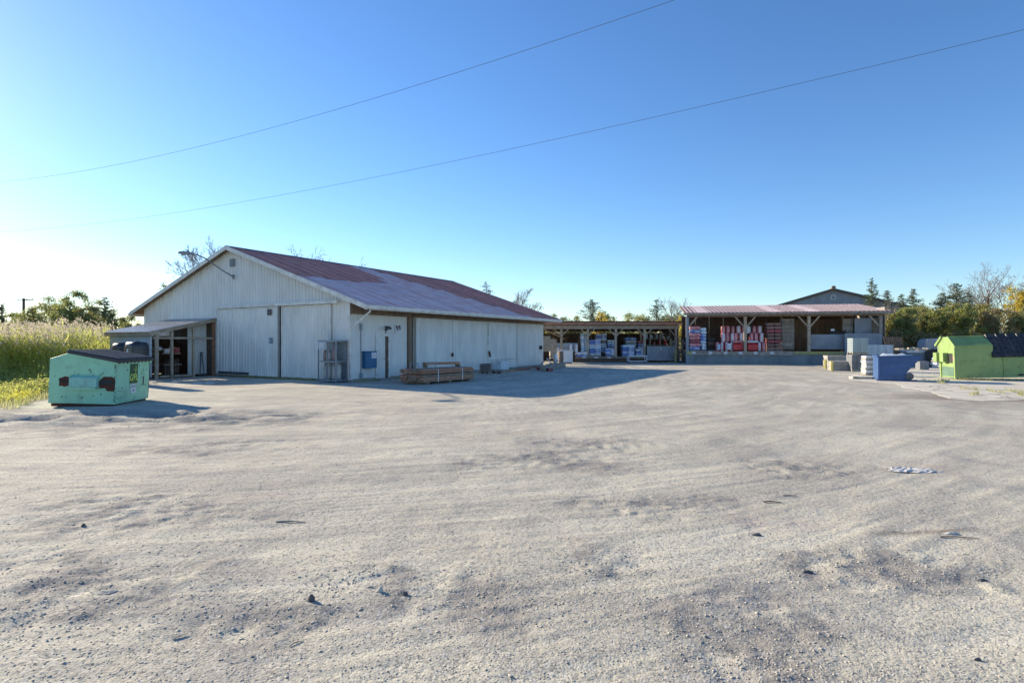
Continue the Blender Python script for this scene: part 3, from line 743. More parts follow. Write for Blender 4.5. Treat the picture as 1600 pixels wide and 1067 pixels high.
cylinder(CP(-.5, .58, .92), .62, .11, 'rose_cylinder', 'single reddish upright gas cylinder in the upper right compartment')
cylinder(CP(-.5, 1.42, .92), .42, .11, 'rose_cylinder', 'reddish short gas cylinder upper left of the cage')
cylinder(CP(-.5, 1.06, .92), .42, .11, 'cylinder_white', 'short beige gas cylinder under the white notice of the cage')

# ================================================================== LEAN-TO
ly0 = gu(338).y; LD, LWd = 3.24, 3.9
zw, ze = 2.95, 2.22
LT_ = thing('lean_to_shed', 'open timber lean-to with corrugated roof against the gable wall', 'shed', Mw @ Vector((0, ly0, 0)), WANG)
# local: x from -LD (outer end) to -0.05 (wall), y 0..LWd, open side faces y=0
zr = lambda x: zw + (ze - zw) * (-x / LD)
n = 5
for i in range(n):
    a, b = -.15 + i * (LWd + .6) / n, -.15 + (i + 1) * (LWd + .6) / n
    o = link('roof_sheet', sheet_mesh('roof_sheet', a, b, lambda y, h, t: (-.04 - (LD + .22) * t, y, zr(-.04 - (LD + .22) * t) + .08 + h), 'galv', pitch=.076, rw=.06, rh=.02), LT_)
k = MB(); k.hexa([(-LD - .1, -.08, zr(-LD - .1) - .1), (-.05, -.08, zr(0) - .1), (-.05, -.03, zr(0) - .1), (-LD - .1, -.03, zr(-LD - .1) - .1),
                  (-LD - .1, -.08, zr(-LD - .1) + .07), (-.05, -.08, zr(0) + .07), (-.05, -.03, zr(0) + .07), (-LD - .1, -.03, zr(-LD - .1) + .07)]); k.build('roof_beam', 'pale_wood', LT_)
k = MB(); k.bx(-LD - .16, -LD - .11, -.1, LWd + .3, ze - .16, ze + .02); k.build('fascia', 'pale_wood', LT_)
def lray(px):    # pixel -> local x along open side plane (y = ly0)
    return wray(px, 560, 'y', ly0).x
for px, w_, m in ((245, .16, 'pale_wood'), (269, .10, 'pale_wood'), (303, .10, 'pale_wood'), (337, .13, 'warm_wood')):
    x = max(-LD + .08, min(-.12, lray(px))); k = MB(); k.bx(x - w_ / 2, x + w_ / 2, -.02, .10, -.05, zr(x) - .10); k.build('post', m, LT_)
k = MB(); k.bx(-LD + .05, -.15, .0, .05, 1.92, 2.02); k.build('header', 'pale_wood', LT_)
for a, b in ((lray(250), lray(266)), (lray(272), lray(300))):
    k = MB(); k.bx(a, b, .01, .06, .05, .14); k.build('sill_board', 'pale_wood', LT_)
    k = MB(); k.bx(a, b, 1.0, 1.04, 1.15, 1.21); k.bx(a, b, .9, 1.04, .6, .64); k.build('shelf', 'grey_wood', LT_)
xa_, xb_ = lray(304), -.16
k = MB()
link('wall_sheet', sheet_mesh('wall_sheet', xa_, xb_, lambda x, h, t: (x, .6 - h, .1 + 1.8 * t), 'white_sheet', pitch=.15), LT_)
link('wall_sheet', sheet_mesh('wall_sheet', xa_, xb_, lambda x, h, t: (x, .62 - h, 1.9 + (zr(x) - 1.9) * t), 'white_sheet', pitch=.15), LT_)
# outer end wall of lap siding, boards
for i in range(8):
    z = .1 + i * .26
    k = MB(); k.hexa([(-LD - .04, .02, z), (-LD, .02, z), (-LD, LWd, z), (-LD - .04, LWd, z), (-LD - .012, .02, z + .258), (-LD, .02, z + .258), (-LD, LWd, z + .258), (-LD - .012, LWd, z + .258)])
    k.build('siding_board', 'siding', LT_)
k = MB(); k.bx(-LD, -.05, LWd - .03, LWd, .05, 2.1); k.bx(-LD - .0, -LD + .03, .05, LWd, .05, 2.15); k.bx(-.12, -.07, .1, LWd, .05, 2.8); k.build('back_wall', 'dark_wood', LT_)
k = MB(); k.bx(-LD - .05, -LD - .042, -.0, .05, .05, ze - .1); k.build('corner_trim', 'white_trim', LT_)
k = MB(); k.bx(-LD, -.1, .05, LWd, -.05, .02); k.build('floor', 'dark_wood', LT_)
# stored things inside
def LP(x, y, z=0): return Mw @ Vector((x, ly0 + y, z))
def simple(name, mb, mats, label, cat, loc, rz=0, group=None, smooth=False, bevel=0):
    o = mb.build(name, mats, None, smooth, bevel, loc, rz); return tag(o, label, cat, group)
k = MB(); k.lathe([(.16, 0), (.20, .02), (.22, .12), (.14, .2), (.10, .2)], n=12); simple('hose_reel', k, 'plastic_white', 'white round reel hanging in the first lean-to bay', 'reel', LP(lray(262), .9, 1.35), 0, smooth=True)
k = MB(); k.lathe([(.06, 0), (.065, .3), (.03, .36), (.03, .4)], n=10); simple('bottle', k, 'bag_white', 'pale bottle standing on the shelf in the second lean-to bay', 'bottle', LP(lray(284), .97, 1.21), 0, smooth=True)
k = MB(); k.box((0, 0, .11), (.2, .16, .22)); simple('tin', k, 'bag_white', 'small pale tin left of the bottle on the lean-to shelf', 'tin', LP(lray(277), .97, 1.21), WANG, bevel=.01)
k = MB(); k.box((0, 0, .14), (.24, .2, .28)); simple('carton', k, 'bag_maroon', 'dark red carton at the right end of the lean-to shelf', 'carton', LP(lray(293), .97, 1.21), WANG, bevel=.01)
k = MB()
for i in range(6): k.box((-.3 + i * .12, .0, .35 + .05 * (i % 3)), (.08, .3, .7 + .1 * (i % 3)), .05 * i)
simple('scrap_heap', k, 'dark_wood', 'heap of dark boards standing inside the lean-to', 'lumber', LP(lray(285), 1.1, .02), WANG)
k = MB(); k.tube([(-.25, 0, 0), (.0, .35, 1.25)], .03, 6); k.tube([(-.05, -.05, 0), (.05, .35, 1.22)], .028, 6); k.tube([(-.0, .34, 1.22), (.12, .34, 1.2)], .03, 6)
hand = simple('dolly', k, 'grey_metal_dark', 'dark tubular hand truck leaning on the lean-to sheet wall', 'hand truck', LP(lray(322), .12, 0), WANG)
for px, py in ((273, 597), (308, 599), (327, 598)):
    p = gp(px, py); k = MB(); k.box((0, 0, .02), (.3, .16, .03), .4); simple('litter', k, 'plastic_white', {273: 'flat white scrap on the ground by the container', 308: 'whitest litter scrap before the lean-to', 327: 'small litter scrap right of the lean-to posts'}[px], 'litter', on(p), .3)

# black tanks by the siding wall
def tank(px, w_, dp, h, label, Y):
    p = at(px, Y); t = thing('plastic_tank', label, 'tank', (p.x, p.y, 0), WANG - pi / 2, 'black plastic tanks beside the lean-to')
    k = MB(); n = 20; prof = [(.98, 0), (1, .06), (1, h - .22), (.97, h - .12), (.88, h - .04), (.7, h)]
    base = []
    for r, z in prof:
        for i in range(n):
            a = 2 * pi * i / n; cx = abs(cos(a)) ** .45 * (1 if cos(a) > 0 else -1); cy = abs(sin(a)) ** .45 * (1 if sin(a) > 0 else -1)
            base.append((cx * w_ / 2 * r, cy * dp / 2 * r, z))
    f = [tuple(range(n - 1, -1, -1)), tuple((len(prof) - 1) * n + i for i in range(n))]
    for j in range(len(prof) - 1):
        for i in range(n): f.append((j * n + i, j * n + (i + 1) % n, j * n + n + (i + 1) % n, j * n + n + i))
    k.add(base, f); k.build('tank_body', 'black_plastic', t, smooth=True)
    k = MB(); k.lathe([(.12, 0), (.12, .05), (.04, .07)], (0, 0, h - .01), 12); k.build('cap', 'black_plastic', t)
    k = MB(); k.bx(-.07, .05, -dp / 2 - .012, -dp / 2 - .004, h - .42, h - .28); k.build('tag', 'paper', t)
tank(190, .62, .6, 1.72, 'grey black plastic tank, left one behind the green container', 24.6)
tank(214, .78, .7, 1.78, 'larger glossy black plastic tank nearest the lean-to post', 23.6)

# small open gable shed behind
p = at(164, 36); SS = thing('small_shed', 'small grey open-fronted gable shed behind the green container', 'shed', (p.x, p.y, 0), R(-20))
hw, ez, rz_ = .85, 1.75, 2.22
k = MB(); k.bx(-hw, -hw + .06, 0, 2, 0, ez); k.bx(hw - .06, hw, 0, 2, 0, ez); k.bx(-hw, hw, 1.95, 2, 0, ez); k.build('wall', 'siding', SS)
k = MB(); k.add([(-hw, .0, ez + .001), (hw, .0, ez + .001), (0, .0, rz_), (-hw, .05, ez + .001), (hw, .05, ez + .001), (0, .05, rz_)], [(0, 1, 2), (5, 4, 3), (0, 3, 4, 1), (1, 4, 5, 2), (2, 5, 3, 0)]); k.build('gable', 'siding', SS)
for sgn in (-1, 1):
    k = MB(); k.hexa([(0, -.2, rz_ + .02), (sgn * (hw + .2), -.2, ez - .06), (sgn * (hw + .2), 2.1, ez - .06), (0, 2.1, rz_ + .02), (0, -.2, rz_ + .07), (sgn * (hw + .2), -.2, ez - .01), (sgn * (hw + .2), 2.1, ez - .01), (0, 2.1, rz_ + .07)]); k.build('roof', 'cage_steel', SS)
k = MB(); k.bx(.25, .33, .0, .08, 0, ez); k.build('post', 'grey_wood', SS)
k = MB(); k.bx(-hw + .1, hw - .1, 1.0, 1.9, 0, 1.2); k.build('inner_shelf', 'dark_wood', SS)

# ================================================================== CONTAINERS
def lid_mesh(x0, x1, y0, y1, zf, nr, rh=.035, th=.03, curl=.05):
    """ribbed lid: slope along x (zf(x)), ribs run along x, spaced along y"""
    mb = MB(); n = nr * 4; xs = [x0, x1]; V = []; F = []
    ys = [];
    for i in range(nr):
        a = y0 + (y1 - y0) * i / nr; w_ = (y1 - y0) / nr
        ys += [(a + w_ * .02, 0), (a + w_ * .30, 0), (a + w_ * .38, rh), (a + w_ * .62, rh), (a + w_ * .70, 0)]
    ys.append((y1, 0)); m = len(ys)
    xs = [x0, x0 + .02, x1 - .02, x1]
    for x in xs:
        for (y, h) in ys: V.append((x, y, zf(x) + th + (h if x0 < x < x1 else 0)))
    for i in range(3):
        for j in range(m - 1): F.append((i * m + j, i * m + j + 1, (i + 1) * m + j + 1, (i + 1) * m + j))
    mb.add(V, F)
    mb.hexa([(x0, y0, zf(x0) - .03), (x1, y0, zf(x1) - .06), (x1, y1, zf(x1) - .06), (x0, y1, zf(x0) - .03), (x0, y0, zf(x0) + th - .003), (x1, y0, zf(x1) + th - .003), (x1, y1, zf(x1) + th - .003), (x0, y1, zf(x0) + th - .003)])
    return mb
# ---- green container (left). local x: from front (0) to back (-D), local y: width
gc = Vector((-11.07, 15.86, 0)); GA = R(7.0)
GD, GW = 1.70, 1.84
GR = thing('green_container', 'mint green steel waste container with black ribbed lid and rust gouges', 'dumpster', on(gc, -.0), GA)
GR.rotation_euler = (0, R(2.2), GA)
def gf(x): return 1.29 + (-x) * (.31 / 1.25)       # lid slope (x negative to back)
prof = [(0, .05), (.0, 1.27), (-1.22, 1.45), (-GD, 1.27), (-GD, .05)]
k = MB()
k.prism(prof, 0, GW); k.build('body', 'green_paint', GR, bevel=.012)
k = MB(); k.bx(-GD + .05, -.05, .05, GW - .05, -.04, .052); k.build('base', 'rust', GR)
k = MB()                                                # rolled rim below lid on near side and front
for y_r in (-.02, GW + .02): k.bar((0.01, y_r, 1.215), (-1.24, y_r, 1.395), .03, .07)
k.bar((.02, -.03, 1.20), (.02, GW + .03, 1.20), .05, .09)
k.build('rim', 'green_paint', GR)
for a, b in ((-.05, GW / 2 - .01), (GW / 2 + .01, GW + .05)):
    lm = lid_mesh(-1.26, .07, a, b, lambda x: 1.285 - x * .148, 5); lm.build('lid', 'lid_plastic', GR)
# lid front lip
k = MB(); k.bx(.072, .10, -.05, GW + .05, 1.215, 1.275); k.build('lid_lip', 'lid_plastic', GR)
# fork sleeve on near side: raised box with two rusty open ends
def sleeve(y, x0, x1, z0_, z1, sgn, parent, paint):
    k = MB(); d = .13
    ya, yb = sorted((y, y + sgn * d))
    k.hexa([(x0, y, z0_), (x1, y, z0_), (x1, y + sgn * d, z0_ + .02), (x0, y + sgn * d, z0_ + .02), (x0, y, z1 + .05), (x1, y, z1 + .05), (x1, y + sgn * d, z1 - .02), (x0, y + sgn * d, z1 - .02)][::1])
    return k.build('fork_sleeve', paint, parent, bevel=.008)
sleeve(0, -1.12, -.42, .50, .80, -1, GR, 'teal_paint')
sleeve(GW, -1.12, -.42, .50, .80, 1, GR, 'teal_paint')
k = MB(); k.bx(-1.1, -.44, -.135, -.131, .45, .515); k.build('sleeve_flange', 'green_paint', GR)
def ragged(cx, cz, rx, rz, y, name, m, parent, seed, n=16, th=.006, square=.5):
    rr = random.Random(seed); k = MB(); P = []
    for i in range(n):
        a = 2 * pi * i / n; c, s = cos(a), sin(a); q = max(abs(c), abs(s)) ** (-square)
        f = q * rr.uniform(.82, 1.12); P.append((cx + rx * c * f, cz + rz * s * f))
    k.prism(P, y, y - th); return k.build(name, m, parent)
ragged(-1.30, .66, .15, .14, -.002, 'rust_patch', 'rust', GR, 3)
ragged(-.21, .64, .21, .17, -.002, 'rust_patch', 'rust', GR, 5)
ragged(-.12, .48, .12, .07, -.002, 'rust_patch', 'rust', GR, 8, th=.008)
k = MB(); k.bx(-1.43, -1.16, -.012, -.006, .60, .73); k.bx(-.38, -.06, -.014, -.008, .60, .74); k.build('pocket_opening', 'dark', GR)
k = MB()
for z in (.62, .67, .715): k.bar((-1.42, -.02, z), (-1.18, -.02, z - .01), .008, .012)
k.build('torn_strip', 'rust', GR)
rr = random.Random(4)
k = MB()                                              # chips and scratches as thin flakes
for i in range(32):
    cx, cz = rr.uniform(-1.62, -.05), rr.uniform(.12, 1.2); a = rr.uniform(0, pi); l = rr.uniform(.01, .05) * (2 if rr.random() < .15 else 1); w_ = rr.uniform(.004, .012)
    if -1.15 < cx < -.4 and .45 < cz < .85: continue
    dx, dz = cos(a) * l, sin(a) * l; k.add([(cx - dx, -.003, cz - dz), (cx + w_, -.003, cz - w_), (cx + dx, -.003, cz + dz), (cx - w_, -.003, cz + w_)], [(0, 1, 2, 3)])
for a, b in (((-.68, 1.02), (-.63, .93)), ((-.63, .93), (-.66, .90)), ((-.66, 1.02), (-.70, .97)), ((-.45, .82), (-.3, .93)), ((-1.0, .82), (-.93, .88))):
    k.bar((a[0], -.004, a[1]), (b[0], -.004, b[1]), .004, .012)
for i in range(26):
    cy, cz = rr.uniform(.05, GW - .05), rr.choice((rr.uniform(.08, .35), rr.uniform(.9, 1.2), rr.uniform(.1, 1.2))); l = rr.uniform(.008, .035)
    k.add([(.003, cy - l, cz), (.003, cy, cz - l * .6), (.003, cy + l, cz + l * .3), (.003, cy, cz + l)], [(0, 1, 2, 3)])
def flake(cx, cz, rx, rz, on_side):
    n = 7; P = [(cx + rx * cos(2 * pi * i / n) * rr.uniform(.4, 1.2), cz + rz * sin(2 * pi * i / n) * rr.uniform(.4, 1.2)) for i in range(n)]
    k.add([((p[0], -.003, p[1]) if on_side else (.003, p[0], p[1])) for p in P], [tuple(range(n))])
for i in range(22):
    z = rr.uniform(.08, 1.18); flake(-.015 - rr.random() * .01, z, rr.uniform(.006, .02), rr.uniform(.01, .06), True); z = rr.uniform(.08, 1.18); flake(GW - .02, z, rr.uniform(.006, .022), rr.uniform(.01, .06), False)
for i in range(10): flake(rr.uniform(.02, .04), rr.uniform(.1, 1.15), .012, rr.uniform(.01, .05), False)
k.box((.003, GW - .35, .63), (.006, .05, .24)); k.box((.003, GW - .4, .5), (.006, .22, .015)); k.bar((.004, .1, .42), (.004, .55, .36), .006, .006); k.bar((.004, .05, .20), (.004, .3, .22), .006, .006)
tag(k.build('chipped_paint', 'chip_dark', GR), kind='stuff')
for i in range(9): k = MB(); k.add([(.0475, .08 + i * .2 + rr.uniform(.5, 1.1) * .07 * cos(a_ * pi / 4), 1.205 + rr.uniform(.4, 1.1) * .035 * sin(a_ * pi / 4)) for a_ in range(8)], [tuple(range(8))]); k.build('rust_edge', 'rust', GR)
# logo plate on the front face (x=0 plane facing +x)
k = MB(); k.bx(.002, .010, .72, 1.14, .58, 1.17); LG = k.build('logo_sign', 'logo_green', GR)
text_part('lettering', 'GFL', .27, 'logo_lime', LG, (.014, .925, .745), (R(90), 0, R(90)), .003, .006)
k = MB()
for (cy, cz, a, l) in ((1.02, 1.05, pi / 2, .055), (.97, .98, pi * .78, .05), (1.07, .98, pi * .22, .05), (1.02, .93, pi / 2, .05)):
    dy, dz = cos(a) * l, sin(a) * l; k.add([(.0135, cy - dy, cz - dz), (.0135, cy - dz * .38, cz + dy * .38), (.0135, cy + dy, cz + dz), (.0135, cy + dz * .38, cz - dy * .38)], [(0, 1, 2, 3)])
k.bx(.0105, .0132, 1.01, 1.03, .86, .94)
k.build('sprout_emblem', 'logo_lime', LG)
k = MB(); k.bx(.002, .008, .80, 1.06, .29, .54); DS = k.build('decal', 'paper', GR)
k = MB(); k.bx(.0085, .011, .82, 1.04, .46, .51); k.bx(.0085, .011, .88, .98, .34, .40); k.build('print', 'print_grey', DS)

# ---- lime container (right). local x along front face to the right, y to the back
lc = gp(1494, 593.4); LA = R(-11)
LM = thing('lime_container', 'tall lime green steel container with dark ribbed lid', 'dumpster', (lc.x, lc.y, .035), LA)
LM.rotation_euler = (0, R(-1.6), LA)
LWx = 4.0; LDp = 1.55
def P3(y): return y
prof = [(0, .04), (0, 1.56), (.55, 1.98), (1.12, 1.98), (LDp, 1.62), (LDp - .02, .9), (LDp - .22, .04)]      # (y,z)
k = MB(); XS = 1.55
def lprism(prof, xa, xb):
    n = len(prof); v = [(xa, a, b) for a, b in prof] + [(xb, a, b) for a, b in prof]
    k.add(v, [tuple(range(n)), tuple(range(2 * n - 1, n - 1, -1))] + [(i, i + n, (i + 1) % n + n, (i + 1) % n) for i in range(n)])
lprism(prof, 0, XS); lprism([(.001, .04), (.001, 1.03), (.56, 1.95), (1.12, 1.979), (LDp - .001, 1.62), (LDp - .021, .9), (LDp - .221, .04)], XS + .001, LWx)
k.build('body', 'lime_paint', LM, bevel=.012)
k = MB(); k.bar((-.03, -.03, 1.53), (1.48, -.03, 1.53), .05, .06); k.bar((-.03, -.02, 1.55), (-.03, .55, 2.0), .06, .06); k.bar((-.03, .55, 1.99), (1.45, .55, 1.99), .06, .05)
k.bar((-.03, 1.1, 2.0), (-.03, LDp + .12, 1.55), .07, .10)
k.build('rim', 'lime_paint', LM)
k = MB(); k.bx(-.04, 0.0, .0, .08, .0, 1.5); k.bx(-.04, 0.0, LDp - .36, LDp - .28, .0, .9); k.bx(1.95, 2.02, -.03, 0.0, .04, .98); k.bx(3.3, 3.37, -.03, 0, .04, .98)
k.build('corner_rib', 'lime_paint', LM)
k = MB(); k.bx(-.22, 0.0, .62, .95, .78, 1.22); k.bx(-.22, 0.0, 1.2, LDp - .03, .78, 1.22); o = k.build('fork_sleeve', 'lime_paint', LM, bevel=.01)
k = MB(); k.bx(-.012, -.002, .24, .58, .74, 1.2); k.build('pocket_opening', 'dark', LM)
k = MB(); k.bx(-.012, -.002, .10, .2, .85, 1.05); k.build('warning_decal', 'bag_pink', LM)
k = MB(); k.bx(-.012, -.002, .16, LDp - .42, .10, .55); k.build('lower_panel', 'leaf_green_paint', LM)
lm = MB(); nr = 6; x0, x1 = 1.48, 4.02
sl_y = lambda t: -.10 + t * .68; sl_z = lambda t: 1.0 + t * 1.04
nx_l, nz_l = -.837, .547                              # outward normal of the lid in (y, z)
ys = []
for i in range(nr):
    w_ = (x1 - x0) / nr; a = x0 + i * w_; ys += [(a, 0), (a + w_ * .04, .0), (a + w_ * .10, .05), (a + w_ * .24, .05), (a + w_ * .30, 0)]
ys.append((x1, 0)); m = len(ys); V = []; F = []
for t in (0, .02, .98, 1):
    for x, h in ys:
        hh = (h if 0 < t < 1 else 0) + .03
        V.append((x, sl_y(t) + nx_l * hh, sl_z(t) + nz_l * hh))
for i in range(3):
    for j in range(m - 1): F.append((i * m + j, i * m + j + 1, (i + 1) * m + j + 1, (i + 1) * m + j))
lm.add(V, F)
q0, q1 = (sl_y(0), sl_z(0)), (sl_y(1), sl_z(1)); e = .027
lm.hexa([(x0, q0[0] - nx_l * .03, q0[1] - nz_l * .03), (x1, q0[0] - nx_l * .03, q0[1] - nz_l * .03), (x1, q1[0], q1[1] - .03), (x0, q1[0], q1[1] - .03),
         (x0, q0[0] + nx_l * e, q0[1] + nz_l * e), (x1, q0[0] + nx_l * e, q0[1] + nz_l * e), (x1, q1[0] + nx_l * e, q1[1] + nz_l * e), (x0, q1[0] + nx_l * e, q1[1] + nz_l * e)])
lid = lm.build('lid', 'lid_plastic', LM)
for i in range(nr):
    for j in range(4):
        t = .16 + j * .22; x = x0 + (i + .65) * (x1 - x0) / nr
        c = Vector((x, sl_y(t) + nx_l * .031, sl_z(t) + nz_l * .031)); uu = Vector((0, .547, .837)) * .06; vv = Vector((.06, 0, 0)); nn = Vector((0, nx_l, nz_l)) * .03
        k = MB(); k.hexa([c - uu - vv, c - uu + vv, c + uu + vv, c + uu - vv, c - uu * .6 - vv * .6 + nn, c - uu * .6 + vv * .6 + nn, c + uu * .6 + vv * .6 + nn, c + uu * .6 - vv * .6 + nn]); k.build('lid_boss', 'dark', lid)
rr = random.Random(44); k = MB()
for i in range(46):
    cx, cz = rr.uniform(.05, 3.9), rr.choice((rr.uniform(.05, .25), rr.uniform(.05, .95))); a_ = rr.uniform(0, pi); l = rr.uniform(.01, .05); q = rr.uniform(.004, .014)
    k.add([(cx - cos(a_) * l, -.004, cz - sin(a_) * l), (cx + q, -.004, cz - q), (cx + cos(a_) * l, -.004, cz + sin(a_) * l), (cx - q, -.004, cz + q)], [(0, 1, 2, 3)])
tag(k.build('chipped_paint', 'rust', LM), kind='stuff')
k = MB(); k.bx(2.55, 2.75, -.012, 0.0, .12, .20); k.build('drain_plug', 'dark', LM)

# ---- blue tipping hopper
bc = gp(1372, 595); BA = R(-24)
BH = thing('tipping_hopper', 'dark blue steel self-dumping hopper with sloped chute', 'hopper', on(bc), BA)
k = MB(); prof = [(0, .06), (0, 1.14), (.9, 1.14), (1.35, 1.19), (1.70, 1.15), (1.60, 1.02), (1.14, .46), (1.10, .40), (1.24, .08), (1.24, .06)]
k.prism(prof, 0, 1.35); body = k.build('body', 'blue_paint', BH, bevel=.01)
k = MB(); k.bx(-.03, 0, -.03, 1.38, 1.08, 1.16); k.bar((-.03, -.02, 1.12), (1.4, -.02, 1.16), .05, .05); k.build('rim', 'blue_paint', BH)
k = MB(); k.bx(-.05, 1.5, .02, .14, 0, .08); k.bx(-.05, 1.5, 1.2, 1.32, 0, .08); k.build('skid', 'blue_paint', BH)
k = MB(); k.lathe([(.05, -.03), (.16, -.02), (.16, .02), (.05, .03)], n=12)
o = k.build('rocker_wheel', 'grey_metal_dark', BH, loc=(1.20, -.03, .24)); o.rotation_euler = (R(90), 0, 0)
k = MB(); k.bx(.2, .9, -.02, -.01, .2, .24); k.bar((.05, -.02, .9), (.05, -.02, .2), .03, .03); k.build('stiffener', 'blue_paint', BH)
k = MB()
rr = random.Random(9)
V = []; F = []
nx_, ny_ = 9, 6
for j in range(ny_):
    for i in range(nx_):
        V.append((.1 + 1.35 * i / (nx_ - 1), .05 + 1.25 * j / (ny_ - 1), 1.10 + (.05 + rr.random() * .12) * (0 if i in (0, nx_ - 1) or j in (0, ny_ - 1) else 1)))
for j in range(ny_ - 1):
    for i in range(nx_ - 1): F.append((j * nx_ + i, j * nx_ + i + 1, (j + 1) * nx_ + i + 1, (j + 1) * nx_ + i))
k.add(V, F); simple('plastic_sheeting', k, 'wrap_white', 'crumpled pale plastic heaped inside the blue hopper', 'plastic sheeting', on(bc), BA, smooth=True)

# ================================================================== OPEN SHED (left back)
SY = 49.3
def sx(px): return (px - 800) / FPX * SY
sA, sB = sx(838), sx(1059)
OS = thing('open_shed', 'long open pole shed with wooden braces and low roof', 'shed', (0, SY, 0))
ztop = zz(503, SY); zb = zz(514, SY)
def os_roof_z(y): return ztop - .02 - y * .12
a = sA - 3.0
while a < sB + .25:
    b = min(a + .9, sB + .3)
    link('roof_sheet', sheet_mesh('roof_sheet', a, b, lambda x, h, t: (x, -.35 + 6.2 * t, os_roof_z(-.35 + 6.2 * t) + .03 + h), 'red_roof', pitch=.2286, rh=.03), OS); a = b
k = MB(); k.hexa([(sA - 3, -.3, os_roof_z(-.3) - .02), (sB + .28, -.3, os_roof_z(-.3) - .02), (sB + .28, 5.8, os_roof_z(5.8) - .02), (sA - 3, 5.8, os_roof_z(5.8) - .02),
                  (sA - 3, -.3, os_roof_z(-.3) + .02), (sB + .28, -.3, os_roof_z(-.3) + .02), (sB + .28, 5.8, os_roof_z(5.8) + .02), (sA - 3, 5.8, os_roof_z(5.8) + .02)]); k.build('roof_deck', 'dark_wood', OS)
k = MB(); k.bx(sA - 3, sB + .3, -.36, -.31, ztop - .26, ztop - .04); k.build('fascia_board', 'warm_wood', OS)
k = MB(); k.bx(sA - 3, sB + .1, -.06, .06, zb, ztop - .30); k.build('beam', 'pale_wood', OS)
for px in (877, 918.5, 962, 1007, 1056):
    x = sx(px); k = MB(); k.bx(x - .09, x + .09, -.09, .09, -.05, zb); k.build('post', 'pale_wood', OS)
    for s in (-1, 1):
        if px == 1056 and s == 1: continue
        k = MB(); k.bar((x + s * .06, -.02, zb - .62), (x + s * .62, -.02, zb + .02), .09, .07); k.build('brace', 'pale_wood', OS)
for i in range(22):
    x = sA - 2.5 + i * (sB - sA + 2.6) / 21; k = MB(); k.bar((x, .05, os_roof_z(0) - .12), (x, 5.6, os_roof_z(5.6) - .12), .05, .14); k.build('rafter', 'grey_wood', OS)
bw = MB(); x = sA - 3
while x < sB + .2:
    k = MB(); xe = min(x + 1.22, sB + .2); k.bx(x, xe - .015, 5.55, 5.6, 0, os_roof_z(5.6) - .24); k.build('back_board', 'dark_wood', OS); x = xe
k = MB(); k.bx(sB + .12, sB + .17, .3, 5.6, 0, os_roof_z(3) - .1); k.hexa([(sB + .12, .0, 0), (sB + .17, .0, 0), (sB + .17, .3, 0), (sB + .12, .3, 0), (sB + .12, 0, .9), (sB + .17, 0, .9), (sB + .17, .3, 1.2), (sB + .12, .3, 1.2)])
k.build('end_wall', 'grey_wood', OS)
zd = zz(557.5, SY)
k = MB(); k.bx(sx(898), sx(1008), -.25, 5.4, zd - .12, zd); k.build('deck', 'grey_wood', OS)
k = MB(); k.bx(sx(898), sx(1008), -.1, 5.3, 0, zd - .12); k.build('deck_base', 'dark_wood', OS)
for px in (912, 931, 951):
    k = MB(); x = sx(px); k.bx(x - .16, x + .16, -.262, -.252, zd - .11, zd + .0); k.build('tag_plate', 'paper', OS)
# back rack at right bay
RK_ = thing('storage_rack', 'grey timber rack of odds and ends inside the open shed', 'rack', (sx(1031), SY + 1.6, 0))
for x in (-1.3, -.45, .45, 1.3):
    k = MB(); k.bx(x - .05, x + .05, -.05, .05, 0, zb - .05); k.build('upright', 'pale_wood', RK_)
for z in (1.42, 2.0):
    k = MB(); k.bx(-1.4, 1.4, -.2, .9, z, z + .07); k.build('shelf', 'grey_wood', RK_)
rr = random.Random(12)
for i in range(11):
    x = -1.25 + i * .24 + rr.uniform(-.03, .03); h = rr.uniform(.15, .42); zq = 1.49 if i % 2 else 2.07
    k = MB(); k.box((0, 0, h / 2), (.19, .3, h)); m_ = rr.choice(['panel_grey', 'bag_maroon', 'block_brown', 'siding', 'dark', 'bag_red'])
    nm = {'panel_grey': 'grey', 'bag_maroon': 'maroon', 'block_brown': 'brown', 'siding': 'pale blue', 'dark': 'black', 'bag_red': 'red'}[m_]
    simple('carton', k, m_, '%s carton on the %s rack shelf, %s from the left' % (nm, 'upper' if i % 2 == 0 else 'lower', ['first', 'first', 'second', 'second', 'third', 'third', 'fourth', 'fourth', 'fifth', 'fifth', 'sixth'][i]), 'carton', (sx(1031) + x, SY + 1.75, zq), 0, 'cartons on the storage rack', bevel=.01)

# ---- pallets of bags
def pillow_layer(w_, d, h, nb, rr):
    mb = MB()
    for i in range(nb):                     # nb bags side by side, each a rounded loaf
        x0 = -w_ / 2 + w_ * i / nb; x1 = -w_ / 2 + w_ * (i + 1) / nb - .012
        o1 = rr.uniform(-.03, .03)
        a = .28 * h; pts = []
        for (zz_, ins) in ((0, a), (h * .2, 0), (h * .8, 0), (h, a)):
            pts.append([(x0 + ins, -d / 2 + ins + o1, zz_), (x1 - ins, -d / 2 + ins + o1, zz_), (x1 - ins, d / 2 - ins, zz_), (x0 + ins, d / 2 - ins, zz_)])
        v = [p for r_ in pts for p in r_]; f = [(3, 2, 1, 0), (12, 13, 14, 15)]
        for j in range(3):
            for q in range(4): f.append((j * 4 + q, j * 4 + (q + 1) % 4, j * 4 + 4 + (q + 1) % 4, j * 4 + 4 + q))
        mb.add(v, f)
    return mb
def pallet_mb(w_, d):
    mb = MB()
    for i in range(5): x = -w_ / 2 + w_ * (i + .5) / 5; mb.bx(x - w_ * .08, x + w_ * .08, -d / 2, d / 2, .10, .12)
    for y in (-d / 2, -.05, d / 2 - .1): mb.bx(-w_ / 2, w_ / 2, y, y + .1, .02, .098)
    for y in (-d / 2, d / 2 - .1): mb.bx(-w_ / 2, w_ / 2, y, y + .1, 0, .018)
    return mb
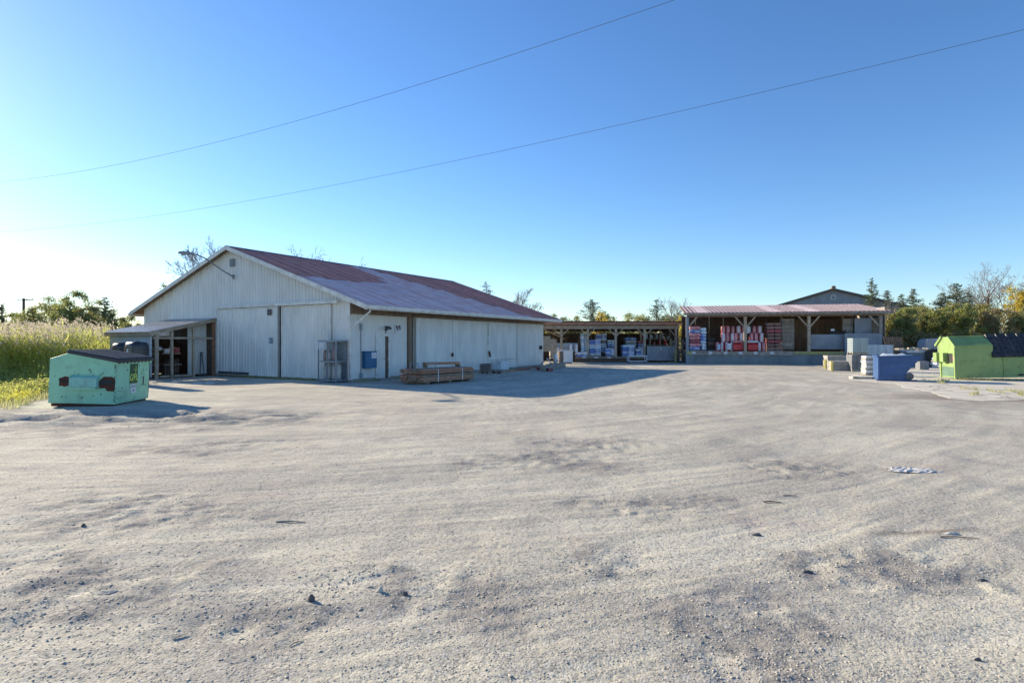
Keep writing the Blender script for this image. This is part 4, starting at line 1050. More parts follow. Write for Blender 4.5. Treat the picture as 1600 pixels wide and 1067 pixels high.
def bag_stack(loc, w_, d, h, nl, mats, label, group, rz=0, nb=2, cat='bag stack', wrap=None, name='bag_stack', pallet=True):
    rr = random.Random(hash(label) % 1000 if False else len(label) * 7 + nl)
    t = thing(name, label, cat, loc, rz, group); z = 0
    if pallet:
        pallet_mb(w_, d).build('pallet', 'grey_wood', t); z = .12
    lh = (h - z) / nl
    for i in range(nl):
        mb = pillow_layer(w_ * rr.uniform(.95, 1.02), d * rr.uniform(.95, 1.0), lh * .97, nb, rr)
        o = mb.build('bag_layer', mats[i % len(mats)], t, smooth=False, bevel=.012); o.location = (rr.uniform(-.02, .02), 0, z + i * lh)
    return t
def shp(px, py): return
def shed_stack(p0, p1, yt, yb, nl, mats, label, dy=.6, nb=2, **kw):
    Y = SY + dy; x = ((p0 + p1) / 2 - 800) / FPX * Y; w_ = (p1 - p0) / FPX * Y
    z0_ = zz(yb, Y); z0_ = max(z0_, zd); return bag_stack((x, Y, z0_), w_, .95, zz(yt, Y) - z0_, nl, mats, label, kw.pop('group', 'pallets of bagged goods in the open shed'), nb=nb, **kw)
shed_stack(907, 919, 521, 557.5, 9, ['bag_cyan', 'bag_white', 'bag_cyan'], 'tallest narrow pallet of pale blue bags at a shed post', .75)
shed_stack(919.5, 938, 531, 557.5, 7, ['bag_white', 'bag_blue', 'bag_blue', 'bag_cyan'], 'wide pallet stack of blue and white bags right of the tallest one', .7)
shed_stack(930, 947, 521, 557.5, 9, ['bag_brown', 'bag_white', 'bag_blue', 'bag_white', 'bag_cyan'], 'tall stack of blue bags set back behind the wide pallet', 1.9)
shed_stack(901, 917, 550, 557.5, 2, ['bag_blue', 'bag_white'], 'low stack of dark blue bags with a white top layer', -.05 + .05, pallet=False)
shed_stack(948, 960, 531, 544, 3, ['bag_blue', 'bag_cyan', 'bag_white'], 'pale blue bags in the back row beside the middle post', 1.7)
shed_stack(945, 961, 544, 557.5, 4, ['bag_blue', 'bag_white', 'bag_blue', 'bag_cyan'], 'low front pallet of blue and white bags by the middle post', .5)
shed_stack(971, 990, 539, 557.5, 5, ['bag_blue', 'bag_white', 'bag_blue', 'bag_blue', 'bag_cyan'], 'deep blue bag pallet right of the middle post', .5)
shed_stack(976, 993, 527, 557.5, 6, ['bag_blue', 'bag_white', 'wrap_green', 'wrap_green', 'wrap_green'], 'stack topped with greenish cartons behind the deep blue pallet', 1.8)
shed_stack(992, 1006, 545, 557.5, 3, ['bag_cyan', 'bag_blue', 'bag_white'], 'slumped pale blue bags beside the right deck post', .5)
shed_stack(995, 1007, 532, 557.5, 5, ['bag_maroon', 'bag_blue', 'bag_white', 'bag_blue', 'bag_maroon'], 'stack of purple and dark bags at the right deck post', 1.9)
# pale boards and stacked sheets at left
k = MB()
for i in range(7): k.box((0, 0, .95 + i * .11), (1.75, 1.0, .09))
for x in (-.7, 0, .7): k.box((x, 0, .45), (.12, .9, .9))
simple('board_stack', k, 'siding', 'stack of pale blue boards on trestles in the open shed', 'board stack', (sx(888), SY + 1.2, .0))
for i, px in enumerate((873, 892.5, 901.5)):
    k = MB(); k.lathe([(.12, 0), (.13, .9), (.11, 1.0), (.05, 1.02)], n=10)
    simple('paper_roll', k, 'bag_white', ['pale upright roll at the far left shed post', 'thin white roll standing right of the board stack', 'thicker white roll standing next to the tallest pallet'][i], 'roll', (sx(px), SY + .35, .55 if i else .3), 0, 'white rolls standing in the open shed')
    if i: k = MB(); k.bx(-.3, .3, -.3, .3, 0, .55); simple('crate', k, 'dark_wood', ['', 'dark crate under the thin white roll', 'dark crate under the thicker white roll'][i], 'crate', (sx(px), SY + .35, 0), 0, bevel=.01)
# grey gate panels leaning on the front
for i in range(3):
    t = thing('gate_panel', ['grey ribbed panel leaning at the right bay, left one', 'middle grey ribbed panel with white tag in the right bay', 'right hand grey ribbed panel before the shed rack'][i], 'panel', (sx(1009 + i * 14.5), SY - .45, 0), 0, 'grey panels standing along the open shed')
    w_ = .80; zt_ = zz(541, SY)
    k = MB(); k.bx(0, w_, 0, .03, .25, zt_ - .04); k.build('sheet', 'panel_grey', t)
    for j in range(4): k = MB(); x = j * (w_ - .04) / 3; k.bx(x, x + .04, -.03, -.002, .25, zt_ - .04); k.build('slat', 'cage_steel', t)
    k = MB(); k.bx(0, w_, -.03, .03, zt_ - .04, zt_); k.bx(0, w_, -.03, .03, .2, .25); k.build('rail', 'wrap_green', t)
    k = MB(); k.bx(.05, .1, -.02, .03, 0, .2); k.bx(w_ - .1, w_ - .05, -.02, .03, 0, .2); k.build('leg', 'dark_wood', t)
    if i == 1: k = MB(); k.bx(.3, .45, -.04, -.032, zt_ - .3, zt_ - .18); k.build('tag', 'paper', t)
# flat cart
ct = gp(982, 567.5); CT = thing('flat_cart', 'white flatbed trolley with pipe frame before the blue pallets', 'trolley', (ct.x, ct.y, 0))
k = MB(); k.bx(0, 1.55, 0, .75, .55, .63); k.build('deck', 'plastic_white', CT, bevel=.01)
k = MB()
for x in (.04, 1.51):
    for y in (.04, .71): k.bar((x, y, .12), (x, y, .55), .05, .05)
k.bar((.04, .0, .16), (1.51, .0, .16), .05, .05); k.bar((.04, .71, .16), (1.51, .71, .16), .05, .05); k.build('frame', 'plastic_white', CT)
k = MB(); k.tube([(-.03, .05, .1), (-.05, .05, 1.25), (-.05, .7, 1.25), (-.03, .7, .1)], .02, 6); k.build('handle', 'blue_paint', CT)
for x in (.08, 1.47):
    for y in (.08, .67):
        k = MB(); k.lathe([(.02, -.02), (.06, -.02), (.06, .02), (.02, .02)], n=10); o = k.build('wheel', 'black_plastic', CT, loc=(x, y, .06)); o.rotation_euler = (R(90), 0, 0)
# white chest / box on dolly near far corner of the warehouse
wb = gp(878, 568); WB = thing('white_tote', 'white box with lid standing past the warehouse corner', 'box', (wb.x - .15, wb.y, 0), R(4))
k = MB(); k.bx(.0, 1.05, 0, .85, .08, 1.0); k.build('body', 'plastic_white', WB, bevel=.02)
k = MB(); k.bx(-.32, 1.08, -.03, .88, 1.0, 1.09); k.build('lid', 'plastic_white', WB, bevel=.015)
k = MB(); k.bx(.05, 1.0, .05, .8, 0, .075); k.build('base', 'dark_wood', WB)
# steps between the sheds
st = gp(1056, 567); ST = thing('wood_stairs', 'dark wooden steps up to the dock between the two sheds', 'stairs', (st.x, st.y, 0))
for i in range(6):
    k = MB(); k.bx(0, 1.0, i * .24, i * .24 + .26, .16 * (i + 1) - .04, .16 * (i + 1)); k.build('tread', 'grey_wood', ST)
for x in (-.04, 1.0):
    k = MB(); k.bar((x + .02, 0, .02), (x + .02, 1.45, .98), .04, .2); k.build('stringer', 'grey_wood', ST)
    k = MB(); k.bx(x - .02, x + .07, -.02, .07, 0, 1.15); k.bx(x - .02, x + .07, 1.4, 1.49, 0, 2.0); k.build('newel', 'yellow_paint' if x < 0 else 'grey_wood', ST)
    k = MB(); k.bar((x + .02, 0, 1.12), (x + .02, 1.45, 1.95), .05, .08); k.build('handrail', 'grey_wood', ST)
for z in (.45, .8, 1.35, 1.75):
    k = MB(); k.bx(.06, 1.0, 1.5, 1.54, z, z + .1); k.build('board', 'grey_wood', ST)
# things at the far corner of the warehouse
k = MB(); k.box((0, 0, 0), (.55, .04, 1.15)); o = simple('plywood_sheet', k, 'pale_wood', 'pale plywood sheet upright beyond the warehouse corner', 'plywood', (0, 0, 0)); p = at(854.5, 42.6, 537); o.location = p; o.rotation_euler = (R(-6), 0, 0)
k = MB(); k.box((0, 0, 0), (.5, .5, 1.5)); 
p = at(864, 43.6, 545); simple('timber_cabinet', k, 'grey_wood', 'weathered timber cabinet right of the plywood sheet', 'cabinet', p, .1, bevel=.01)
t = thing('leaning_roof', 'dark broken lean-to roof slanting beyond the warehouse corner', 'roof section', at(862, 43.2, 522), 0)
for i in range(5):
    k = MB(); k.bar((-1.0, i * .2, .55 - .0), (1.0, i * .2, -.35), .18, .05); k.build('board', 'old_wood', t)
rr = random.Random(31)
p = gp(858, 575)
for i, (m_, lb2) in enumerate((('steel', 'longest grey pipe of the scrap pile at the far warehouse corner'), ('grey_metal_dark', 'dark steep pipe at the left of the corner scrap pile'), ('plastic_white', 'white bent-over pipe in the corner scrap pile'),
                      ('grey_metal_dark', 'dark low pipe lying across the corner scrap pile'), ('steel', 'short grey pipe at the back of the corner scrap pile'), ('plastic_white', 'short white pipe poking up beside the canister'))):
    a = rr.uniform(0, pi); k = MB(); L_ = (1.1, .8, .8, .9, .5, .5)[i]
    k.tube([(-L_ / 2 * cos(a), -L_ / 2 * sin(a) * .5, rr.uniform(0, .5)), (L_ / 2 * cos(a), L_ / 2 * sin(a) * .5, rr.uniform(.1, .9))], .035, 6)
    simple('scrap_pipe', k, m_, lb2, 'pipe', (p.x + .1 + rr.uniform(-.4, .5), p.y + .8 + rr.uniform(-.2, .3), .1), 0, 'scrap pipes at the far warehouse corner')
k = MB(); k.lathe([(.12, 0), (.12, .62), (.05, .68)], n=10); simple('white_canister', k, 'plastic_white', 'white canister standing among the scrap pipes', 'canister', (gp(869, 575).x, gp(869, 575).y + .6, .28), smooth=True)
k = MB(); k.box((0, 0, .55), (.32, .32, 1.1)); simple('brown_post', k, 'old_wood', 'thick brown timber post left of the white box', 'post', (gp(876.5, 572).x, gp(876.5, 572).y, .0), .1, bevel=.01)

# beams on ground
def log(px0, py0, px1, py1, w_, h, m, label, z=0):
    a = gp(px0, py0); b = gp(px1, py1); k = MB(); d = b - a; k.bx(0, d.length, 0, w_, 0, h)
    return simple('timber_beam', k, m, label, 'beam', (a.x, a.y, z), math.atan2(d.y, d.x), bevel=.01)
log(852, 580, 884, 573, .35, .32, 'grey_wood', 'grey squared timber beam lying at the far warehouse corner')
log(838, 577.5, 857, 580, .3, .16, 'bag_maroon', 'dark red timber lying against the end of the grey beam')
for i, (a, b, c, d) in enumerate(((800, 580.5, 828, 577.5), (792, 582, 812, 578.8), (808, 577.6, 842, 574.5))):
    log(a, b, c, d, .12, .1, 'warm_wood', ['long loose plank on the ground under the dark wall slot', 'short loose plank left of the long one', 'plank tight against the wall foot near the far end'][i])
# block pallet + wrapped white
def block_stack(loc, w_, d, h, nz, nxb, m, label, rz=0, group='pallets of concrete blocks on the pad', pallet=True, name='block_pallet', ny=2, cat='block pallet'):
    t = thing(name, label, cat, loc, rz, group); z = 0; rr = random.Random(len(label))
    if pallet: pallet_mb(w_, d).build('pallet', 'grey_wood', t); z = .12
    bw_, bd, bh = w_ / nxb, d / ny, (h - z) / nz
    mb = MB(); mb.bx(.006, bw_ - .006, .006, bd - .006, .007, bh - .007); me = mb.mesh('block', m)
    for iz in range(nz):
        for ix in range(nxb):
            for iy in range(ny):
                if iy not in (0, ny - 1) and ix not in (0, nxb - 1) and iz < nz - 1: continue
                o = link('block', me, t); o.location = (-w_ / 2 + ix * bw_ + rr.uniform(-.006, .006), -d / 2 + iy * bd + rr.uniform(-.008, .008), z + iz * bh)
    return t
p = Mw @ Vector((sv(763).x + .3, -1.2, 0)); q = p
pp = gp(763, 583); block_stack(pp, .8, .7, .55, 5, 3, 'block_brown', 'brown brick pallet low against the warehouse wall', WANG, 'goods along the warehouse wall')
pp = gp(778, 583.5); wp = thing('wrapped_bundle', 'white plastic wrapped bundle right of the brick pallet', 'bundle', pp + Vector((.1, .2, 0)), WANG, 'goods along the warehouse wall')
k = MB(); k.box((0, 0, .44), (.85, .75, .48)); k.build('wrapped_load', 'wrap_white', wp, bevel=.05)
pallet_mb(.85, .75).build('pallet', 'grey_wood', wp)
k = MB(); k.box((0, 0, .16), (.8, .7, .06)); k.build('skid_board', 'grey_wood', wp)

# big lumber bundle: long axis parallel to the wall
la = gp(662, 601.5); lb = gp(741, 594.5)
LB = thing('lumber_bundle', 'large strapped bundle of brown lumber before the warehouse wall', 'lumber bundle', (la.x, la.y, 0), math.atan2(lb.y - la.y, lb.x - la.x))
Lb = (lb - la).length; nb_, nh = 7, 8; Wb = 1.35
rr = random.Random(17)
for x in (.3, Lb / 2, Lb - .3): k = MB(); k.bx(x - .05, x + .05, -.0, Wb, 0, .09); k.build('bearer', 'old_wood', LB)
mp_ = {}
for j in range(nb_):
    for i in range(nh):
        if 0 < j < nb_ - 1 and i < nh - 1 and False: continue
        L_ = Lb + rr.uniform(-.12, .1); w_ = Wb / nb_; h_ = .062
        k = MB(); z = .095 + i * h_ + (.035 if i > 4 else 0); k.bx(rr.uniform(-.08, .04), L_, j * w_ + .004, (j + 1) * w_ - .004, z, z + h_ - .005); k.build('plank', ['warm_wood', 'old_wood', 'warm_wood'][rr.randrange(3)], LB)
for x in (Lb * .26, Lb * .74):
    k = MB(); k.bx(x, x + .04, -.012, -.003, .08, .63); k.bx(x, x + .04, -.01, Wb + .01, .625, .631); k.build('strap', 'paper', LB)
for i in range(5):
    a = gp(624 + i * 4, 597 + i * .8); k = MB(); k.bar((0, 0, .05 + .05 * (i % 3)), (1.5 - .1 * i, .1 * i, .06), .09, .04)
    simple('loose_board', k, 'pale_wood', ['leftmost pale loose board beside the lumber bundle', 'second loose board from the left by the bundle end', 'middle loose board against the bundle end', 'fourth loose board tucked at the bundle end', 'rightmost loose board under the bundle end'][i], 'board', (a.x, a.y, 0), math.atan2(lb.y - la.y, lb.x - la.x) + .1 * i - .2, 'loose boards left of the lumber bundle')
# bench rack behind the bundle
ba = gp(664, 590.5); BN = thing('wood_bench', 'brown plank laid across two trestles behind the lumber bundle', 'bench', (ba.x, ba.y, 0), WANG - .50)
Lq = 1.95
k = MB(); k.bx(0, Lq, 0, .3, .64, .76); k.build('seat_plank', 'warm_wood', BN, bevel=.008)
for x in (.08, Lq - .08):
    for s in (-1, 1): k = MB(); k.bar((x, .15 + s * .3, 0), (x, .15 + s * .02, .64), .05, .05); k.build('leg', 'pale_wood', BN)
    k = MB(); k.bar((x, -.15, .57), (x, .45, .57), .05, .12); k.build('crosspiece', 'pale_wood', BN)
# pipe frames leaning
pz = gp(632, 593)
for i in range(2):
    k = MB(); k.tube([(0, 0, 0), (.15, .1, .75), (.5, .1, .75), (.6, 0, .0)], .025, 6)
    simple('pipe_trestle', k, 'wrap_green', ['green grey pipe trestle left of the lumber bundle', 'second pipe trestle close to the dark wall slot'][i], 'trestle', (pz.x + .1 + .8 * i, pz.y + .3 + .3 * i, 0), .3, 'pipe trestles by the wall')

# ================================================================== DOCK SHED (right back)
DA = Vector((14.2, 46.6, 0)); DANG = R(-13)
Md = Matrix.Translation(DA) @ Matrix.Rotation(DANG, 4, 'Z'); Mdi = Md.inverted()
def dray(px, py=533.5, y=0):
    o = Mdi @ Vector((0, 0, EYE)); q = Mdi @ Vector(((px - 800) / FPX, 1, EYE + (533.5 - py) / FPX)); d = q - o
    k = (y - o.y) / d.y; return o + d * k
DK = thing('dock_shed', 'open loading dock shed with ribbed roof on a concrete platform', 'loading dock', DA, DANG)
x0, x1 = dray(1075).x, dray(1381).x; DD = 6.5
zdk = .98; ze_ = 4.12
print('dock', x0, x1)
def dz_(y): return ze_ + .02 + y * .135
k = MB(); k.bx(x0 - .1, x1 + .2, 0, DD, -.2, zdk - .02); k.build('platform', 'dock_concrete', DK)
k = MB(); xs = dray(1241).x; k.bx(x0 - .1, xs, -.07, -.003, zdk - .28, zdk + .02); k.build('edge_board', 'grey_wood', DK)
k = MB(); k.bx(xs + .01, dray(1322).x, -.07, -.003, zdk - .20, zdk + .02); k.build('edge_board', 'yellow_paint', DK)
k = MB(); k.bx(x0 - .12, x0 + .28, -.08, -.073, zdk - .26, zdk + .0); k.build('edge_mark', 'yellow_paint', DK)
for px in (1084, 1110, 1133.5, 1157, 1180.5, 1206):
    p = dray(px, 548); k = MB(); k.bx(p.x - .14, p.x + .14, -.085, -.073, zdk - .2, zdk + .0); k.build('tag_plate', 'paper', DK)
a = x0 - .2
while a < x1 + .3:
    b = min(a + .9144, x1 + .45)
    link('roof_sheet', sheet_mesh('roof_sheet', a, b, lambda x, h, t: (x, -.45 + (DD + .6) * t, dz_(-.45 + (DD + .6) * t) + .03 + h), ['faded_roof' if random.random() < .12 else 'dock_roof', 'sunlit_crest'], pitch=.3048, rh=.014, rw=.13, crest=True), DK)  # pale crests over darker pans: sunlit striping of the ribs painted in
    a = b
k = MB(); ya_, yb_ = -.4, DD + .1
k.hexa([(x0 - .3, ya_, dz_(ya_) - .04), (x1 + .4, ya_, dz_(ya_) - .04), (x1 + .4, yb_, dz_(yb_) - .04), (x0 - .3, yb_, dz_(yb_) - .04), (x0 - .3, ya_, dz_(ya_) + .02), (x1 + .4, ya_, dz_(ya_) + .02), (x1 + .4, yb_, dz_(yb_) + .02), (x0 - .3, yb_, dz_(yb_) + .02)])
k.build('roof_deck', 'old_wood', DK)
k = MB(); k.bx(x0 - .35, x1 + .45, -.47, -.42, dz_(-.45) - .16, dz_(-.45) + .0); k.build('fascia_board', 'grey_wood', DK)
k = MB(); k.bx(x0 - .1, x1 + .1, -.03, .12, ze_ - .34, ze_ - .05); k.build('beam', 'old_wood', DK)
zb2 = ze_ - .34
for px, m_ in ((1074, 'panel_grey'), (1164.5, 'pale_wood'), (1264, 'pale_wood'), (1376, 'grey_wood')):
    x = dray(px).x; k = MB(); k.bx(x - .11, x + .11, -.06, .14, (zdk if px != 1074 else 0) - .02 + .01, zb2); k.build('post', m_, DK)
    for s in (-1, 1):
        if (px == 1074 and s < 0) or (px == 1376 and s > 0): continue
        k = MB(); k.bar((x + s * .08, .02, zb2 - .82), (x + s * .85, .02, zb2 + .1), .1, .1); k.build('brace', 'pale_wood', DK)
for px in (1221.5, 1317, 1333, 1352):
    x = dray(px, y=2.2).x; k = MB(); k.bx(x - .07, x + .07, 2.15, 2.29, zdk, dz_(2.2) - .05); k.build('stud', 'pale_wood', DK)
for i in range(20):
    x = x0 + i * (x1 - x0) / 19; k = MB(); k.bar((x, .12, dz_(0.1) - .11), (x, DD, dz_(DD) - .11), .05, .14); k.build('rafter', 'old_wood', DK)
x = x0 - .1
while x < x1 + .2:
    xe = min(x + 1.22, x1 + .2); k = MB(); k.bx(x, xe - .01, DD - .05, DD, zdk, dz_(DD) - .9 + (.3 if x > x0 + 5 else 0)); k.build('back_board', 'dark_wood', DK); x = xe
k = MB(); k.bx(x1 + .12, x1 + .18, .2, DD, zdk, dz_(3) - .1); k.build('end_wall', 'grey_wood', DK)
k = MB(); k.bx(dray(1243, y=3).x, x1, 5.0, 5.06, zdk, 3.7); k.build('inner_wall', 'old_wood', DK)
# wood panel and grey panels (goods)
def dthing(name, mb, mats, label, cat, px, py, y, group=None, bevel=0, rz=0):
    p = dray(px, py, y); q = Md @ Vector((p.x, y, p.z)); return simple(name, mb, mats, label, cat, q, DANG + rz, group, bevel=bevel)
def dpanel(p0, p1, yt, yb, y, m, label, cat='panel', th=.06, name='sheet_panel', group=None, boards=0):
    a, b = dray(p0, yb, y), dray(p1, yb, y); zt_ = dray(p0, yt, y).z; zb_ = max(zdk if name != 'low' else 0, a.z); w_ = b.x - a.x
    t = thing(name, label, cat, Md @ Vector((a.x, y, zb_)), DANG, group); h = zt_ - zb_
    n = boards or 1
    for i in range(n):
        k = MB(); k.bx(0, w_, 0, th, h * i / n + (.01 if i else 0), h * (i + 1) / n); k.build('board', m, t)
    return t
dpanel(1222, 1241, 498, 546, .9, 'grey_wood', 'tall brown horizontal board panel standing on the dock', boards=9, th=.8, name='board_crate', cat='crate')
dpanel(1267, 1320, 522.5, 545.5, .35, 'panel_grey', 'wide pale grey sheet along the dock edge')
t = dpanel(1320, 1378, 522, 560, -.14, 'panel_grey', 'long grey sheet standing before the right end of the dock', name='sheet_panel')
t.location.z = .3
for c in children(t): c.scale.z = (2.42 - .3) / max(.1, (dray(1320, 522, -.14).z - zdk))
dpanel(1317, 1333, 498, 521, .9, 'grey_wood', 'small weathered board rack above the grey sheets', boards=7)
dpanel(1335.5, 1362, 497, 522, .6, 'panel_grey', 'square blue grey sheet above the right end of the dock')
dpanel(1363, 1372, 497, 522, .8, 'pale_wood', 'narrow tan sheet at the right end of the dock')
k = MB(); k.box((0, 0, .12), (1.2, .6, .24)); k.box((-.25, 0, .34), (.35, .4, .2)); k.box((.45, 0, .3), (.3, .5, .12)); dthing('machine', k, 'dark', 'dark low machine on top behind the grey sheet', 'machine', 1308, 524, .75, bevel=.02)
k = MB(); k.box((0, 0, .1), (.25, .04, .16)); dthing('white_box', k, 'plastic_white', 'small white box on the dark machine', 'box', 1301, 517.5, .4)
# bag stacks on dock
def dock_stack(p0, p1, yt, nl, mats, label, y, nb=1, cat='bag stack', **kw):
    a, b = dray(p0, 546, y), dray(p1, 546, y); w_ = b.x - a.x; h = dray(p0, yt, y).z - zdk
    return bag_stack(Md @ Vector(((a.x + b.x) / 2, y, zdk)), w_, .9, h, nl, mats, label, 'stacks of bagged goods on the dock', rz=DANG, nb=nb, cat=cat, **kw)
dock_stack(1077, 1094, 510, 7, ['bag_blue', 'bag_pink', 'bag_maroon', 'bag_pink', 'bag_pink'], 'tall stack of pink and red bags at the left dock post', .8)
dock_stack(1094, 1103, 512, 7, ['bag_blue', 'bag_cyan', 'bag_cyan', 'bag_blue'], 'narrow blue stack beside the pink bags on the dock', .85)
dock_stack(1197, 1220, 504, 8, ['bag_brown', 'bag_brown', 'bag_maroon'], 'wide brown bag pallet left of the board crate', .8, 2)
dock_stack(1105, 1116, 527, 3, ['dark', 'dark_wood'], 'dark crates low on the dock right of the blue stack', 1.2, 1, 'crate stack')
for i, (px, m_) in enumerate(((1099, 'bag_white'), (1123, 'bag_cyan'), (1139, 'bag_white'))):
    k = MB(); r = (.09, .13, .2)[i]; h = (.5, .45, .52)[i]; k.lathe([(r * .9, 0), (r, .03), (r, h - .05), (r * .7, h)], n=10)
    dthing('pail', k, m_, ['thin white tube at the dock edge near the blue stack', 'pale blue pail at the dock edge before the red bags', 'wide white drum at the dock edge before the red bags'][i], 'pail', px, 546.3, .25)
# upright red and white bags
def up_bag(kind):
    mb = MB(); w_, d, h = .36, .30, .78; n = 10
    for (z, r) in ((0, .86), (.06, 1), (.36, 1.03), (.68, .98), (.75, .7), (.78, .25)):
        for i in range(n):
            a = 2 * pi * i / n; c = abs(cos(a)) ** .6 * (1 if cos(a) > 0 else -1); s_q = abs(sin(a)) ** .6 * (1 if sin(a) > 0 else -1); mb.v.append((c * w_ / 2 * r, s_q * d / 2 * r, z))
    for j in range(5):
        for i in range(n): mb.f.append((j * n + i, j * n + (i + 1) % n, j * n + n + (i + 1) % n, j * n + n + i)); mb.m.append(1 if (i in (7,) and kind != 2) or (kind == 2 and j == 2) else 0)
    mb.f.append(tuple(range(n - 1, -1, -1))); mb.m.append(0); mb.f.append(tuple(5 * n + i for i in range(n))); mb.m.append(0)
    return mb
ub = {m_: up_bag(1).mesh('upright_bag', mm, True) for m_, mm in (('red', ['bag_red', 'bag_white']), ('maroon', ['bag_maroon', 'bag_pink']), ('pale', ['bag_pink', 'bag_white']), ('blue', ['bag_cyan', 'bag_white']))}
rows = [('bottom', 546.2, .6, [(1121, 'maroon'), (1128, 'red'), (1135, 'red'), (1142.5, 'red'), (1149.5, 'pale'), (1157, 'pale'), (1164, 'red'), (1171, 'maroon'), (1178, 'red'), (1186, 'red'), (1193, 'maroon')]),
        ('middle', 531.5, .8, [(1130, 'pale'), (1137, 'maroon'), (1144.5, 'pale'), (1150, 'maroon'), (1158, 'pale'), (1174, 'maroon'), (1181, 'maroon'), (1190, 'pale')]),
        ('top', 517.5, 1.0, [(1130, 'maroon'), (1137.5, 'maroon'), (1145, 'maroon'), (1154, 'pale'), (1161.5, 'maroon'), (1169, 'blue'), (1178, 'maroon'), (1187, 'pale')])]
ordn = ['first', 'second', 'third', 'fourth', 'fifth', 'sixth', 'seventh', 'eighth', 'ninth', 'tenth', 'eleventh']
for rn, py, y, L_ in rows:
    for i, (px, kd) in enumerate(L_):
        z = {'bottom': zdk, 'middle': zdk + .76, 'top': zdk + 1.48}[rn]; p = dray(px, py, y)
        o = link('upright_bag', ub[kd], None, 0, Md @ Vector((p.x, y, z)), DANG + random.uniform(-.15, .15))
        o.scale = (1.0, 1, 1.0 if rn != 'top' else .8)
        tag(o, '%s upright %s bag from the left in the %s row on the dock' % (ordn[i], {'red': 'red', 'maroon': 'dark red', 'pale': 'pink and white', 'blue': 'pale blue'}[kd], rn), 'bag', 'upright bags standing in rows on the dock')
for px in (1153, 1176):
    mb = pillow_layer(.85, .5, .16, 1, random.Random(2)); p = dray(px, 521, .45)
    o = mb.build('flat_bag', 'bag_pink' if px == 1153 else 'bag_white', None, bevel=.02, loc=Md @ Vector((p.x, .47, zdk + .72 + .78 * 0 + .0)), rz=DANG)
    tag(o, 'pale bag lying flat before the %s middle row on the dock' % ('left' if px == 1153 else 'right'), 'bag')
    mb = pillow_layer(.8, .45, .70, 1, random.Random(3)); o2 = mb.build('carton', 'bag_red', None, bevel=.02, loc=Md @ Vector((p.x, .47, zdk)), rz=DANG)
    tag(o2, 'red carton carrying the %s flat bag on the dock' % ('left' if px == 1153 else 'right'), 'carton')

# ---- gable building behind the dock
BG = thing('far_building', 'grey gable-end building with dark roof rising behind the dock shed', 'building', at(1302, 66), R(-25))
hw, pk, sl_ = 11.0, zz(453, 66), .30
ez = pk - hw * sl_
nb = 14
for i in range(nb):
    a, b = -hw + 2 * hw * i / nb, -hw + 2 * hw * (i + 1) / nb
    k = MB(); f = lambda x: pk - .1 - abs(x) * sl_
    if a < 0 < b: pass
    k.prism([(a, 0), (b, 0), (b, f(b)), (a, f(a))], 0, .08 + .015 * (i % 2)); k.build('wall_panel', 'panel_grey', BG)
k = MB(); k.bx(-hw, -hw + .2, .1, 18, 0, ez - .1); k.bx(hw - .2, hw, .1, 18, 0, ez - .1); k.build('side_wall', 'panel_grey', BG)
for s in (-1, 1):
    k = MB(); k.hexa([(0, -.4, pk), (s * (hw + .5), -.4, ez - .15), (s * (hw + .5), 18, ez - .15), (0, 18, pk), (0, -.4, pk + .18), (s * (hw + .5), -.4, ez + .03), (s * (hw + .5), 18, ez + .03), (0, 18, pk + .18)]); k.build('roof', 'grey_metal_dark', BG)
k = MB(); k.tube([(0, -.7, pk + .22), (0, 1.5, pk + .22)], .22, 10); k.build('ridge_vent', 'old_wood', BG)
k = MB(); s_a, s_b = .19, .30
k.bx(-s_a, s_a, -.03, -.015, pk - 1.15, pk - 1.08); k.bx(-s_a, s_a, -.03, -.015, pk - .66, pk - .59)
k.bx(-s_a - .08, -s_a, -.03, -.015, pk - 1.12, pk - .62); k.bx(s_a, s_a + .08, -.03, -.015, pk - 1.12, pk - .62); k.build('vent_frame', 'white_trim', BG)

# ================================================================== PAD GOODS (right)
def gpad(px, py, z=.035): p = gp(px, py); return Vector((p.x, p.y, z))
def pblock(p0, p1, pyb, h, nz, nxb, m, label, d=1.0, name='block_pallet', z=0, pallet=True, ny=3, rz=R(-12), back=0.0):
    a = gp(p0, pyb); b = gp(p1, pyb); w_ = (b - a).length * .97; c = (a + b) / 2
    dv = Vector((-sin(rz), cos(rz), 0)) * (d / 2 + back)
    return block_stack((c.x + dv.x, c.y + dv.y, z), w_, d, h, nz, nxb, m, label, rz, pallet=pallet, ny=ny, name=name)
pblock(1303, 1331, 579.5, .58, 2, 2, 'concrete', 'two layer stack of big concrete kerb blocks', 1.1, pallet=False, ny=2)
pblock(1297, 1326, 574.5, .82, 3, 3, 'block_pale', 'pale block stack behind the concrete kerb blocks', 1.0, back=.4)
pblock(1332, 1358, 580.5, 1.0, 7, 3, 'block_grey', 'grey block pallet beneath the plastic wrapped one', .95)
pa = pblock(1333, 1356, 580.5, .98, 9, 2, 'wrap_green', 'plastic wrapped greenish block pallet stacked on the grey one', .9, z=1.02)
pblock(1357, 1371, 573, .72, 5, 3, 'block_brown', 'brown block pallet between grey pallet and blue hopper', 1.0, back=.2)
pa = pblock(1356, 1377, 573, .82, 7, 2, 'wrap_white', 'white wrapped block stack sitting on the brown pallet', .95, z=.74, back=.2)
pblock(1377, 1396, 573, 1.56, 12, 2, 'wrap_white', 'speckled white wrapped pallet directly behind the hopper', 1.0, back=.1)
